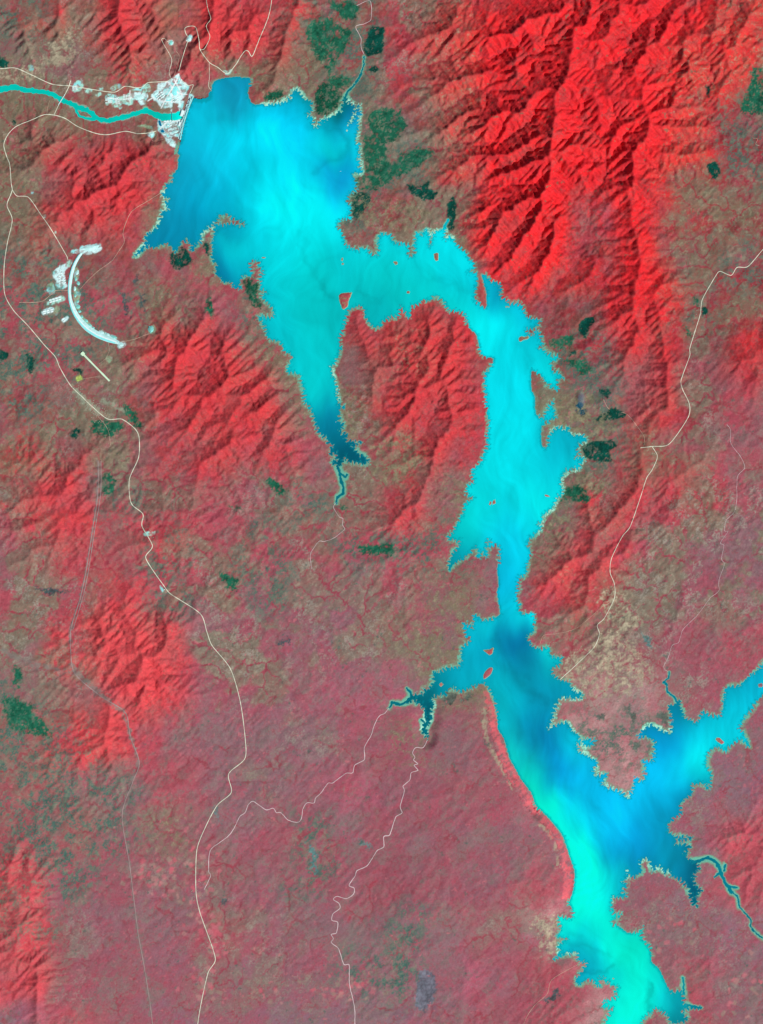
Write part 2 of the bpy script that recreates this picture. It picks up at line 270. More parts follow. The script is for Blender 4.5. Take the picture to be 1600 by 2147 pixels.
PATCH = [
 ('G',"775,58 806,62 802,110 789,113 768,117 761,100 771,82"), ('G',"771,148 785,137 796,143 789,151"),
 ('H',"668,179 703,175 720,199 716,220 696,237 665,240 658,223"), ('H',"553,203 589,187 594,203 569,215"),
 ('L',"765,285 799,285 820,347 830,364 802,392 775,400 751,395 747,368 765,357"), ('L',"826,337 881,313 912,320 878,347 830,371"),
 ('L',"795,227 840,234 850,268 820,299 785,292 768,247"), ('G',"737,406 771,404 780,419 765,437 754,461 740,454 737,426"),
 ('G',"854,388 881,392 902,378 899,395 916,402 909,419 888,419 861,405"), ('G',"940,423 950,412 957,430 950,481 936,471"),
 ('L',"641,69 655,48 686,31 706,52 734,69 723,103 706,131 692,161 720,161 740,165 720,186 692,172 686,144 665,120 648,89"),
 ('L',"686,0 747,7 744,38 723,41 703,21"), ('H',"510,587 535,587 545,605 547,647 530,635 520,610"), ('G',"427,507 437,507 440,537 432,530"),
 ('G',"354,540 376,518 398,532 401,546 387,559 368,565"), ('L',"428,636 442,620 447,647 445,675 436,653"),
 ('B',"255,612 266,625 271,656 280,672 274,669 263,647"), ('B',"296,617 302,617 304,653 300,650"), ('B',"283,578 287,572 288,590 282,594"),
 ('L',"1145,718 1167,709 1199,704 1206,718 1190,731 1163,727"), ('G',"1210,686 1219,673 1242,664 1248,673 1235,688 1233,706 1221,706"),
 ('G',"1190,738 1208,736 1206,745 1192,745"), ('L',"1183,754 1212,751 1235,765 1244,778 1219,785 1199,769"),
 ('S',"1206,853 1215,839 1224,853 1228,862 1224,873 1210,866"), ('G',"1255,819 1271,814 1280,823 1273,835"),
 ('G',"1247,882 1270,862 1295,857 1312,870 1307,877 1275,882"), ('G',"1220,935 1250,925 1285,922 1292,935 1277,947 1280,968 1230,960"),
 ('L',"1168,1058 1190,1022 1215,1017 1228,1031 1235,1053 1192,1047"), ('L',"1455,620 1465,630 1462,647 1455,635"), ('G',"1470,645 1482,647 1482,660 1472,662"),
 ('L',"1430,682 1450,695 1445,705"), ('L',"1581,142 1620,150 1620,225 1585,240 1551,232 1570,187"), ('G',"1480,180 1487,187 1484,210"),
 ('G',"1484,345 1502,341 1510,360 1499,379 1484,360"), ('G',"-20,112 10,120 18,139 -20,141"), ('G',"26,249 34,254 34,262 26,259"),
 ('G',"153,900 166,900 162,919 147,915"), ('L',"219,997 237,997 241,1031 216,1034"), ('L',"194,881 256,887 250,906 215,915 194,903"),
 ('L',"262,847 297,887 290,900 265,869"), ('G',"-20,728 12,737 16,753 -20,750"), ('G',"56,741 72,759 66,784 59,778"), ('G',"150,772 169,772 172,787 153,778"),
 ('L',"7,1465 42,1465 70,1486 105,1528 108,1545 52,1535 17,1521"), ('B',"70,1232 119,1234 140,1244 98,1244"), ('L',"31,1395 45,1402 45,1444 31,1430"),
 ('L',"562,1000 585,1015 600,1037 585,1037 566,1019"), ('L',"476,1060 514,1067 506,1073"), ('B',"581,1345 607,1339 611,1347 585,1352"),
 ('L',"750,1146 817,1142 825,1161 772,1161"), ('L',"461,1202 502,1217 487,1240 472,1225"), ('D',"924,1460 946,1443 957,1454 948,1476 932,1476"), ('D',"965,1471 990,1446 984,1462"),
 ('B',"1137,2097 1158,2086 1160,2073 1171,2076 1168,2097"), ('T',"645,1760 663,1784 666,1822 660,1837 654,1794"), ('T',"750,1757 781,1775 778,1780 752,1763"),
 ('E',"875,2049 896,2033 915,2061 896,2117 875,2108"), ('D',"1253,1497 1270,1500 1264,1511 1253,1508"), ('D',"1377,1495 1402,1495 1399,1519 1385,1511"),
 ('D',"1319,1558 1347,1555 1336,1572"), ('D',"1310,1478 1319,1478 1333,1511 1325,1513"), ('T',"1342,1323 1360,1341 1369,1356 1360,1359 1351,1341"),
 ('T',"447,1693 453,1690 457,1712 470,1728 462,1724"), ('L',"711,1060 730,1064 728,1070 712,1068"), ('B',"461,1895 480,1880 478,1890 464,1898"),
 ('N',"1312,1275 1336,1287 1342,1302 1330,1317 1300,1299 1264,1272 1252,1251 1288,1233 1312,1254"), ('N',"1285,1235 1320,1265 1345,1300 1320,1325 1275,1290"), ('N',"1180,1400 1240,1345 1300,1320 1370,1400 1330,1450 1230,1450"), ('V',"1130,860 1200,830 1260,860 1300,900 1220,920 1150,900"),
 ('Y',"161,793 166,786 172,789 172,797 162,799"), ('N',"0,150 40,150 150,60 180,75 150,130 90,150 60,170 0,170"),
 ('V',"720,410 745,408 800,420 870,425 900,450 850,480 800,480 760,455"), ('V',"1135,890 1160,880 1190,840 1230,810 1260,850 1215,900"), ('V',"1190,990 1215,985 1280,1000 1270,1040 1200,1015"), ('V',"1130,1110 1145,1080 1190,1050 1200,1110"),
 ('V',"705,850 760,870 745,920 725,910"), ('V',"715,790 735,810 760,850 712,845"), ('V',"770,990 830,960 880,935 890,950 830,1010"), ('V',"785,935 850,905 870,925 800,960"),
 ('K',"1184,1780 1203,1830 1205,1862 1195,1900 1186,1880 1188,1830"), ('K',"1058,1575 1090,1640 1122,1692 1112,1690 1080,1640 1052,1585"),  # sunlit east face of the lake scarp, painted as brighter ground
 ('N',"1120,1925 1175,1925 1172,1990 1150,2005 1130,1970"), ('C',"500,1060 520,1040 560,1075 520,1090"),
]
STRIPS = [ (7,'N',"1014,1487 1016,1529 1025,1564 1042,1592 1058,1625"), (4,'N',"1067,1634 1072,1650 1081,1660"), (8,'N',"1133,1730 1154,1746 1161,1765 1168,1783 1170,1816"),
 (13,'F',"150,1395 172,1422 215,1458 255,1488"), (7,'F',"255,1488 268,1520 276,1550 290,1595 276,1640 258,1705"), (6,'F',"262,1710 272,1815 289,1952 303,2030 319,2140"), (10,'F',"0,1360 60,1390 150,1410"), (5,'F',"206,966 205,1037 194,1112 180,1200 168,1255 149,1318 149,1367"),
 (9,'N',"152,812 175,832 200,855 225,875"), (3,'Q',"1022,1470 1026,1520 1040,1570 1060,1620 1085,1664 1112,1700 1140,1730 1166,1765 1176,1810"), (17,'K',"1022,1455 1034,1490 1036,1530 1050,1570 1066,1612 1090,1650 1112,1685 1140,1716 1166,1750 1182,1790 1192,1830 1190,1880"), (14,'Z',"160,820 185,848 205,862"), (8,'Z',"215,838 240,852 260,862"), ]  # the wide scarp strip carries the sunlight on the lake face as colour
PCOL = dict(G=(12,76,66), H=(24,86,66), L=(34,100,78), B=(58,84,88), S=(24,78,98), T=(78,124,124), E=(104,108,122), D=(84,100,92), N=(164,154,132),
            Q=(112,62,72), Y=(176,200,106), V=(128,122,98), K=(212,96,106), C=(150,106,106), F=(126,118,114), Z=(150,160,140))  # K is ground brightened by painted sunlight on the scarp
PADS = [
 ('W',"359,167 375,155 379,166 392,177 397,182 392,194 385,205 380,211 387,212 382,232 377,237 374,227 375,217 370,216 362,215 360,242 358,242 357,226 342,227 335,221 321,207 316,199 330,186 332,176 350,171"),
 ('W',"275,195 290,193 306,195 311,201 307,210 304,217 296,220 289,212 275,207"),
 ('U',"220,202 231,196 252,202 273,196 278,217 268,220 255,217 252,225 236,223 234,217 223,220"), ('U',"272,190 283,184 296,186 300,178 312,176 316,190 302,194 290,190"),
 ('W',"331,249 337,252 350,252 375,251 381,255 380,267 376,271 375,287 362,285 360,291 367,297 367,310 351,301 345,287 332,274 331,262"),
 ('W',"309,280 320,275 325,280 320,289 312,286"), ('X',"287,265 304,261 317,265 320,272 312,270 300,266"),
 ('U',"157,173 171,165 176,175 173,186 160,193 150,189"), ('X',"60,136 70,139 68,152 60,147"), ('W',"354,86 360,83 365,88 362,95 356,94"), ('W',"392,82 398,74 404,78 401,86 394,88"),
 ('U',"466,146 476,150 487,146 484,154 474,157"), ('W',"396,196 405,200 404,208 396,206"), ('X',"240,178 250,176 255,183 244,186"), ('U',"179,185 195,188 192,193 180,196"),
 ('W',"167,525 172,516 188,514 206,511 212,513 212,525 195,531 176,534"), ('W',"150,525 167,522 168,531 152,531"),
 ('W',"114,568 128,556 140,552 142,562 136,570 138,590 141,602 120,606 118,590 112,580"), ('U',"139,552 147,545 152,548 144,562"),
 ('U',"99,634 128,621 136,623 137,630 104,640 99,640"), ('W',"88,652 108,644 115,650 112,655 92,661"), ('W',"129,671 142,662 144,667 134,677 130,674"),
 ('W',"247,720 262,717 263,726 250,730"), ('U',"94,610 102,604 102,612 96,613"), ('X',"160,560 166,570 164,585 158,590 156,566"), ('X',"158,600 168,615 165,640 168,650 160,648 154,622"),
 ('X',"168,660 182,672 198,690 188,690 172,674"), ('U',"206,696 218,692 224,700 240,704 248,712 230,712 208,704"), ('X',"312,690 322,680 328,694 318,700 311,696"),
 ('U',"300,1119 308,1115 326,1114 320,1122 306,1124"),
]
PADS += [('U', "205,186 215,184 216,189 207,191"), ('U', "232,184 238,180 244,186 236,190"), ('U', "200,196 212,194 212,200 203,203"), ('X', "300,222 312,224 308,230 298,228"), ('X', "196,238 204,244 200,250 192,246"), ('U', "246,222 256,224 252,229"), ('X', "120,640 126,650 118,662 112,652"), ('U', "148,575 152,580 150,600 146,596"), ('X', "98,600 110,592 116,612 104,618"), ('X', "225,745 235,752 230,762 222,756"), ('U', "92,452 96,450 97,456 93,458"), ('U', "66,402 70,400 70,406 66,407"), ('U', "114,487 119,485 119,490 115,491"), ('U', "335,1228 345,1236 340,1240"), ('U', "120,744 124,743 124,747")]
PADCOL = dict(W=(206,255,250), U=(168,226,212), X=(150,196,160))

WATERC = """480,180,8,146,182 500,205,8,156,190 430,250,4,190,220 520,262,0,206,236 440,300,4,194,226 400,400,4,164,200 350,470,4,140,176 320,495,4,136,172
430,440,0,158,194 600,220,0,184,220 640,300,0,206,238 700,330,0,176,206 735,245,4,128,162 726,222,0,104,128 745,175,0,84,92 1560,1915,0,86,104 1482,1798,0,92,114 1403,1445,0,104,130 746,330,0,186,216 560,420,0,230,246 600,460,0,236,246
560,340,0,216,240 480,380,0,184,214 680,440,0,222,238 660,560,0,202,206 480,520,0,174,194 475,570,0,146,176 590,560,0,206,216 620,660,0,200,206 780,560,0,196,200
850,590,0,196,198 930,550,0,214,224 960,530,0,214,226 800,660,0,178,184 900,600,0,202,206 990,640,0,206,214 1032,605,0,164,190 1060,680,0,216,230 1112,720,0,190,206
1150,775,0,204,214 1060,800,0,216,232 1070,900,0,220,234 1190,925,0,178,200 1080,1000,0,220,232 1130,1060,0,224,232 990,1100,0,200,206 958,1160,0,156,172 1080,1110,0,206,230
1075,1180,0,196,226 1065,1250,0,190,222 1040,1320,0,170,196 1000,1350,0,172,198 1095,1340,0,158,184 940,1420,0,152,174 890,1460,0,104,120 895,1510,0,92,108 1060,1420,0,160,186
1190,1450,0,148,178 1090,1500,0,160,188 1120,1560,0,138,178 1200,1560,0,180,216 1080,1580,4,182,190 1250,1660,0,190,236 1330,1700,0,180,232 1160,1630,0,168,210 1122,1650,0,204,198
1160,1690,0,226,216 1200,1750,0,236,222 1232,1775,0,248,228 1270,1740,0,198,230 1300,1760,0,164,210 1380,1780,0,138,174 1420,1830,0,114,146 1450,1870,0,92,118 1320,1810,0,142,178
1240,1850,0,242,226 1300,1890,0,188,200 1230,1920,0,238,218 1280,1980,0,234,212 1200,1980,0,196,206 1330,2020,0,232,206 1240,2040,0,184,200 1310,2100,0,240,216 1400,2105,0,184,190
1430,2130,0,132,148 1400,1570,0,174,220 1380,1650,0,188,236 1440,1600,0,216,236 1430,1510,0,152,182 1500,1530,0,198,220 1550,1480,0,190,216 1590,1415,0,172,204 1450,1680,0,140,172
640,760,0,196,202 665,830,0,188,198 685,880,0,140,166 705,930,0,110,136 750,960,0,90,112 716,1010,0,82,98 1515,1830,0,112,132 710,350,0,172,204 1700,1330,0,172,204 1300,2200,0,238,214
470,490,0,164,188 640,500,0,224,232 730,560,0,192,198 1205,960,0,190,210 1110,1330,0,160,186 550,500,0,206,222"""
RELIEF = 1.2

# ------------------------------------------------------------------ numeric helpers
F32 = np.float32
GS = 1.7
GX0, GY0, GX1, GY1 = -110.0, -110.0, 1710.0, 2257.0
NX = int((GX1 - GX0) / GS) + 1
NY = int((GY1 - GY0) / GS) + 1
gx = (GX0 + GS * np.arange(NX)).astype(F32)
gy = (GY0 + GS * np.arange(NY)).astype(F32)
GXX, GYY = np.meshgrid(gx, gy)
_rng = np.random.RandomState(11)
_T = _rng.rand(8, 256, 256).astype(F32)

def vn(x, y, s=0):
    ix = np.floor(x).astype(np.int32); iy = np.floor(y).astype(np.int32)
    fx = (x - ix).astype(F32); fy = (y - iy).astype(F32)
    fx = fx * fx * (3 - 2 * fx); fy = fy * fy * (3 - 2 * fy)
    t = _T[s % 8]
    ix = (ix + s * 37) & 255; iy = (iy + s * 91) & 255
    jx = (ix + 1) & 255; jy = (iy + 1) & 255
    a = t[iy, ix]; b = t[iy, jx]; c = t[jy, ix]; d = t[jy, jx]
    return (a + (b - a) * fx) * (1 - fy) + (c + (d - c) * fx) * fy

def fbm(x, y, octv, s=0, gain=0.5):
    r = np.zeros(np.shape(x), F32); a = 1.0; n = 0.0
    for o in range(octv):
        r += F32(a) * (vn(x, y, s + o) * 2 - 1); n += a
        x, y = (x * 1.62 + y * 1.18), (y * 1.62 - x * 1.18)
        a *= gain
    return r / F32(n)

def ss(a, b, x):
    t = np.clip((x - a) / (b - a), 0, 1)
    return t * t * (3 - 2 * t)

def mixc(c, col, m):
    return c + (np.asarray(col, F32) - c) * m[..., None]

def lin(c):
    c = np.asarray(c, np.float64) / 255.0
    return np.where(c <= 0.04045, c / 12.92, ((c + 0.055) / 1.055) ** 2.4)

ILLUM = np.array([1.045, 1.045, 1.075])          # light a level surface sends back per unit of albedo
def alb(c): return np.clip(lin(c) / ILLUM, 0.0, 0.86).astype(F32)

def smooth_line(pts, step, closed=False):
    p = np.asarray(pts, np.float64); n = len(p); out = []
    for i in range(n if closed else n - 1):
        p1 = p[i]; p2 = p[(i + 1) % n]
        p0 = p[i - 1] if (closed or i > 0) else 2 * p1 - p2
        p3 = p[(i + 2) % n] if (closed or i + 2 < n) else 2 * p2 - p1
        k = max(1, int(np.hypot(*(p2 - p1)) / step))
        t = (np.arange(k) / k)[:, None]
        # centripetal-like, slightly tight Catmull-Rom
        m1 = 0.42 * (p2 - p0); m2 = 0.42 * (p3 - p1)
        L = np.hypot(*(p2 - p1)) + 1e-9
        for m in (m1, m2):
            l = np.hypot(*m)
            if l > L: m *= L / l
        out.append((2*t**3-3*t**2+1)*p1 + (t**3-2*t**2+t)*m1 + (-2*t**3+3*t**2)*p2 + (t**3-t**2)*m2)
    if not closed: out.append(p[-1:])
    return np.concatenate(out)

def raster(poly, x0, y0, step, nx, ny):
    m = np.zeros((ny, nx), bool); n = len(poly)
    a = poly; b = np.roll(poly, -1, axis=0)
    lo = max(0, int((poly[:, 1].min() - y0) / step)); hi = min(ny, int((poly[:, 1].max() - y0) / step) + 2)
    for j in range(lo, hi):
        y = y0 + j * step + 1e-4
        k = (a[:, 1] <= y) != (b[:, 1] <= y)
        if not k.any(): continue
        xs = np.sort(a[k, 0] + (y - a[k, 1]) * (b[k, 0] - a[k, 0]) / (b[k, 1] - a[k, 1]))
        i = np.ceil((xs - x0) / step).astype(int)
        for q in range(0, len(i) - 1, 2):
            m[j, max(0, i[q]):max(0, min(nx, i[q + 1]))] = True
    return m

def window(pts, pad):
    x0 = max(0, int((pts[:, 0].min() - pad - GX0) / GS)); x1 = min(NX, int((pts[:, 0].max() + pad - GX0) / GS) + 2)
    y0 = max(0, int((pts[:, 1].min() - pad - GY0) / GS)); y1 = min(NY, int((pts[:, 1].max() + pad - GY0) / GS) + 2)
    return slice(y0, max(y0, y1)), slice(x0, max(x0, x1))

def seg_dist(X, Y, pts, widths=None):
    """distance to a polyline (minus the local half width when given)"""
    d = np.full(X.shape, 1e9, F32)
    for i in range(len(pts) - 1):
        ax, ay = pts[i]; bx, by = pts[i + 1]
        vx, vy = bx - ax, by - ay
        L2 = vx * vx + vy * vy + 1e-9
        t = np.clip(((X - ax) * vx + (Y - ay) * vy) / L2, 0, 1)
        e = np.hypot(X - (ax + t * vx), Y - (ay + t * vy))
        if widths is not None: e = e - (widths[i] + (widths[i + 1] - widths[i]) * t)
        d = np.minimum(d, e)
    return d

def edt(mask, R):
    """distance (cells) to the nearest True cell, exact up to R"""
    ny, nx = mask.shape; big = F32(R + 1)
    v = np.where(mask, F32(0), big)
    for j in range(1, ny): v[j] = np.minimum(v[j], v[j - 1] + 1)
    for j in range(ny - 2, -1, -1): v[j] = np.minimum(v[j], v[j + 1] + 1)
    v2 = np.minimum(v, big) ** 2; out = v2.copy()
    for k in range(1, R + 1):
        out[:, k:] = np.minimum(out[:, k:], v2[:, :-k] + k * k)
        out[:, :-k] = np.minimum(out[:, :-k], v2[:, k:] + k * k)
    return np.sqrt(out)

def blur(a, n=1):
    for _ in range(n):
        b = np.pad(a, 1, mode='edge')
        a = (b[:-2, 1:-1] + 2 * b[1:-1, 1:-1] + b[2:, 1:-1]) / 4
        b = np.pad(a, 1, mode='edge')
        a = (b[1:-1, :-2] + 2 * b[1:-1, 1:-1] + b[1:-1, 2:]) / 4
    return a

def bil(field, x, y, x0=GX0, y0=GY0, step=GS):
    ny, nx = field.shape[:2]
    u = np.clip((np.asarray(x) - x0) / step, 0, nx - 1.001); v = np.clip((np.asarray(y) - y0) / step, 0, ny - 1.001)
    i = u.astype(np.int32); j = v.astype(np.int32); fu = (u - i).astype(F32); fv = (v - j).astype(F32)
    if field.ndim == 3: fu = fu[..., None]; fv = fv[..., None]
    return (field[j, i] * (1 - fu) + field[j, i + 1] * fu) * (1 - fv) + (field[j + 1, i] * (1 - fu) + field[j + 1, i + 1] * fu) * fv

# fluvial dissection: gullies that run down the local slope, octave by octave
def gullies(h0, octaves, fr=1 / 34.0, flat=False, gain=0.58):
    gyv, gxv = np.gradient(h0, GS * MU)
    out = np.zeros_like(h0); sx = gxv.copy(); sy = gyv.copy()
    a = 1.0
    for o in range(octaves):
        mag = np.hypot(sx, sy) + 1e-6
        k = (0.85 if flat else np.minimum(mag * 3.2, 0.9)) / mag
        dx = -sy * k; dy = sx * k              # along the contour
        px = GXX * F32(fr) + F32(o * 17.3); py = GYY * F32(fr) + F32(o * 9.1)
        ipx = np.floor(px).astype(np.int32); ipy = np.floor(py).astype(np.int32)
        fx = px - ipx; fy = py - ipy
        va = np.zeros_like(h0); vs = np.zeros_like(h0); wt = np.zeros_like(h0)
        t1, t2 = _T[o % 8], _T[(o + 3) % 8]
        for i in (-1, 0, 1, 2):
            for j in (-1, 0, 1, 2):
                qx = (ipx + i) & 255; qy = (ipy + j) & 255
                ox = fx - i + (t1[qy, qx] - .5) * .8; oy = fy - j + (t2[qy, qx] - .5) * .8
                wgt = np.exp(-2.0 * (ox * ox + oy * oy))
                m = (ox * dx + oy * dy) * F32(2 * math.pi)
                va += np.cos(m) * wgt; vs -= np.sin(m) * wgt; wt += wgt
        va /= wt; vs /= wt
        out += F32(a) * va
        e = F32(a * 0.5)
        sx = sx + e * vs * dx * F32(0.9); sy = sy + e * vs * dy * F32(0.9)
        a *= gain; fr *= 1.95
    return out

# ------------------------------------------------------------------ shoreline
HS = 1.0
hnx, hny = int((GX1 - GX0) / HS) + 1, int((GY1 - GY0) / HS) + 1
lake_hi = raster(smooth_line(LAKE, 3.0, True), GX0, GY0, HS, hnx, hny)
hsd = blur((edt(~lake_hi, 9) - edt(lake_hi, 9)).astype(F32), 1)      # >0 in the water
# frilly flooded shore: the traced outline is broken up by small creeks and spits
smooth_shore = np.zeros((NY, NX), F32)
for q in ("385,296 377,325 374,345 366,365", "1010,1440 1044,1520 1077,1604 1114,1662 1150,1712 1184,1764 1204,1828 1200,1900", "1300,1945 1350,1990 1400,2070",
          "403,210 440,206 452,168 520,163", "522,190 530,214 548,218", "1045,1290 1046,1226 1042,1190", "1010,576 1018,640", "985,690 1035,755", "1115,780 1122,870 1135,935"):
    q = P(q); w = window(q, 14)
    smooth_shore[w] = np.maximum(smooth_shore[w], 1 - ss(5, 12, seg_dist(GXX[w], GYY[w], q)))
amp = 1.0 - 0.85 * smooth_shore
f1 = vn(GXX / 4.6, GYY / 4.6, 1) - .5; f2 = vn(GXX / 4.6, GYY / 4.6, 2) - .5
f3 = vn(GXX / 2.2, GYY / 2.2, 3) - .5; f4 = vn(GXX / 2.2, GYY / 2.2, 4) - .5
frill = np.abs(fbm(GXX / 3.4, GYY / 3.4, 2, 5))
sd = bil(hsd, GXX + amp * (5.5 * f1 + 3.5 * f3), GYY + amp * (5.5 * f2 + 3.5 * f4), GX0, GY0, HS)
sd0 = blur(np.maximum(np.minimum(sd, 8), -8), 2)
creek = gullies(sd0 * 20, 2, 1 / 7.5, True, .6)
creek = np.sign(creek) * np.abs(creek) ** .7          # little creeks and spits at right angles to the shore
sd = sd + amp * (2.6 * frill - .9 + 7.2 * creek * (.45 + .9 * vn(GXX / 28, GYY / 28, 2)) * np.exp(-(sd / 8.5) ** 2))
for wdt, pts in INLETS:
    q = smooth_line(P(pts), 3.0); w = window(q, 12)
    X_, Y_ = GXX[w], GYY[w]
    d = seg_dist(X_ + 2.4 * f1[w] + 1.2 * f3[w], Y_ + 2.4 * f2[w] + 1.2 * f4[w], q)
    sd[w] = np.maximum(sd[w], wdt / 2 * (.7 + .9 * vn(X_ / 5, Y_ / 5, 6)) - d + 0.3)
# the dam closes the valley: no lake on its downstream side
DAMC = P("404.5,203 397,221 389,245 382.5,268 377.5,293")
dside = raster(np.concatenate([DAMC + [1.2, 0], P("370,330 330,330 330,150 380,150")]), GX0, GY0, GS, NX, NY)
sd[dside] = np.minimum(sd[dside], -1.0)
lake = sd > 0
nile_line = smooth_line(NILE, 4.0); nile_w = np.interp(np.linspace(0, 1, len(nile_line)), np.linspace(0, 1, len(NILE_W)), NILE_W)
side_line = smooth_line(SIDE, 4.0); side_w = np.interp(np.linspace(0, 1, len(side_line)), np.linspace(0, 1, len(SIDE_W)), SIDE_W)
dn = np.minimum(seg_dist(GXX + 3.5 * f1 + 1.5 * f3, GYY + 3.5 * f2 + 1.5 * f4, nile_line[::2], nile_w[::2]), seg_dist(GXX + 3 * f1, GYY + 3 * f2, side_line, side_w))
dn = np.where((GXX > 386) & (dn < 30), np.maximum(dn, (GXX - 386)), dn)

dlake = edt(lake, 60) * F32(GS)
cs = 8
co = lake[::cs, ::cs]; dco = edt(co, 60) * F32(GS * cs)
dfar = np.repeat(np.repeat(dco, cs, 0), cs, 1)[:NY, :NX]
dfar = blur(dfar[:NY, :NX], 6)
dl = np.where(dlake < 55, dlake, np.maximum(dlake, dfar))
dl = np.maximum(np.where(dlake < 4, np.maximum(-sd, 0), dl), 0)

# ------------------------------------------------------------------ relief
acc = np.zeros((NY, NX), F32)
for H, wd, pts in RIDGES:
    q = smooth_line(P(pts), 6.0)
    H = H * (1.0 if q[:, 0].mean() > 900 and q[:, 1].mean() < 560 else (.80 if q[:, 1].mean() < 560 else .66))
    w = window(q, wd * 3.2)
    if w[0].start >= w[0].stop or w[1].start >= w[1].stop: continue
    X = GXX[w] + 9 * (fbm(GXX[w] / 26, GYY[w] / 26, 2, 3)); Y = GYY[w] + 9 * (fbm(GXX[w] / 26, GYY[w] / 26, 2, 6))
    hw = np.sin(np.linspace(0.25, math.pi - 0.25, len(q))) ** 0.5 * wd * 0.35
    d = seg_dist(X, Y, q)
    # crest fades out towards both ends
    tip = np.minimum(np.hypot(X - q[0, 0], Y - q[0, 1]), np.hypot(X - q[-1, 0], Y - q[-1, 1]))
    acc[w] += (H * RELIEF * (.72 * np.maximum(0, 1 - np.sqrt(d * d + 2.0) / (wd * 2.7)) ** 1.15 + .28 * np.exp(-np.sqrt(d * d + 2.0) / (wd * .7))) * (0.72 + 0.28 * ss(0, wd * 1.5, tip))) ** 3
mount = np.cbrt(acc)
# broad massif and plateau
def bump(cx, cy, rx, ry, h): return F32(h) * np.exp(-(((GXX - cx) / rx) ** 2 + ((GYY - cy) / ry) ** 2))
broad = bump(1230, 170, 210, 330, 220) + bump(860, 790, 85, 110, 60) + bump(450, 800, 120, 90, 70) + bump(130, 1040, 120, 90, 60) + bump(240, 1430, 130, 150, 50)
plateau = ss(3, 24, dl) * np.exp(-(((GXX - 1010) / 190) ** 4 + ((GYY - 1740) / 230) ** 4)) * 260 * (1 - ss(1180, 1210, GXX) * (GYY < 1700))
rise = 70 * (1 - np.exp(-dl / 70)) + 1.2 * np.minimum(dl, 3)
rise_n = -100 + 5.5 * np.maximum(dn, 0) ** 0.85
base = np.minimum(rise, rise_n)
edge = ss(0, 16, dl) * ss(-2, 22, dn)
und = fbm(GXX / 90, GYY / 90, 4, 2) * 16 + fbm(GXX / 30, GYY / 30, 3, 4) * 5
def coarse(a, s, n):
    return bil(blur(a[::s, ::s], n), GXX, GYY, GX0, GY0, GS * s)
def upland():
    wgt = dict(R=1.0, q=.85, r=.62, d=.62, a=.6, k=.6, e=.34, c=.34, o=.2, g=.1, t=.1, P=.08, p=.06, m=.05, M=.05)
    g = np.array([[wgt[c] for c in r] for r in BASE], F32)
    n_y, n_x = g.shape; st = 10.0
    lx = np.arange(GX0, GX1 + st, st); ly = np.arange(GY0, GY1 + st, st)
    def W(l, n):
        c = 50 + 100 * np.arange(n); lc = np.clip(l, c[0], c[-1])
        w = np.exp(-((lc[:, None] - c[None]) / 55.0) ** 2); return w / w.sum(1, keepdims=True)
    f = W(ly, n_y) @ g @ W(lx, n_x).T
    return bil(f.astype(F32), GXX + 50 * fbm(GXX / 70, GYY / 70, 3, 1), GYY + 50 * fbm(GXX / 70, GYY / 70, 3, 5), GX0, GY0, st).astype(F32)
hilly = upland()
massif = coarse(mount, 6, 14)                               # the hill country as a whole, without its single crests
h = base + edge * (.26 * mount + .35 * massif + 90 * hilly + .8 * broad + und)

# ------------------------------------------------------------------ running water: valleys cut by drainage
import heapq
def flood(hh, fixed):
    """fill hollows so that every cell drains; returns a strictly descending surface"""
    ny, nx = hh.shape; W_ = nx + 2
    pad = np.full((ny + 2, nx + 2), 1e9); pad[1:-1, 1:-1] = hh
    hp = pad.ravel().tolist()
    cl = np.ones((ny + 2, nx + 2), np.uint8); cl[1:-1, 1:-1] = 0
    fx = np.zeros((ny + 2, nx + 2), bool); fx[1:-1, 1:-1] = fixed
    cl[fx] = 1; closed = bytearray(cl.tobytes())
    inner = fx.copy()
    for dy in (-1, 0, 1):
        for dx in (-1, 0, 1): inner[1:-1, 1:-1] &= fx[1 + dy:ny + 1 + dy, 1 + dx:nx + 1 + dx]
    seeds = np.nonzero((fx & ~inner).ravel())[0]
    heap = [(hp[s], int(s)) for s in seeds]; heapq.heapify(heap)
    offs = (-W_ - 1, -W_, -W_ + 1, -1, 1, W_ - 1, W_, W_ + 1); pop, push = heapq.heappop, heapq.heappush
    while heap:
        z, c = pop(heap); z += 2e-3
        for o in offs:
            n = c + o
            if not closed[n]:
                closed[n] = 1
                v = hp[n]
                if v < z: hp[n] = v = z
                push(heap, (v, n))
    return np.array(hp).reshape(ny + 2, W_)[1:-1, 1:-1]

def drain(hh, fixed):
    f = flood(hh, fixed); ny, nx = f.shape
    best = np.zeros_like(f); rec = np.arange(f.size).reshape(f.shape)
    idx = rec.copy()
    for dy in (-1, 0, 1):
        for dx in (-1, 0, 1):
            if not (dy or dx): continue
            ys, xs = slice(max(0, -dy), ny - max(0, dy)), slice(max(0, -dx), nx - max(0, dx))
            yd, xd = slice(max(0, dy), ny + min(0, dy) or None), slice(max(0, dx), nx + min(0, dx) or None)
            s = (f[ys, xs] - f[yd, xd]) / (1.0 if dy == 0 or dx == 0 else 1.4142)
            m = s > best[ys, xs]
            best[ys, xs] = np.where(m, s, best[ys, xs]); rec[ys, xs] = np.where(m, idx[yd, xd], rec[ys, xs])
    rec[fixed] = idx[fixed]
    order = np.argsort(f.ravel(), kind='stable')
    r = rec.ravel().tolist(); A = [1.0] * f.size; ol = order.tolist()
    for c in reversed(ol):
        q = r[c]
        if q != c: A[q] += A[c]
    return f, r, ol, np.array(A).reshape(f.shape)

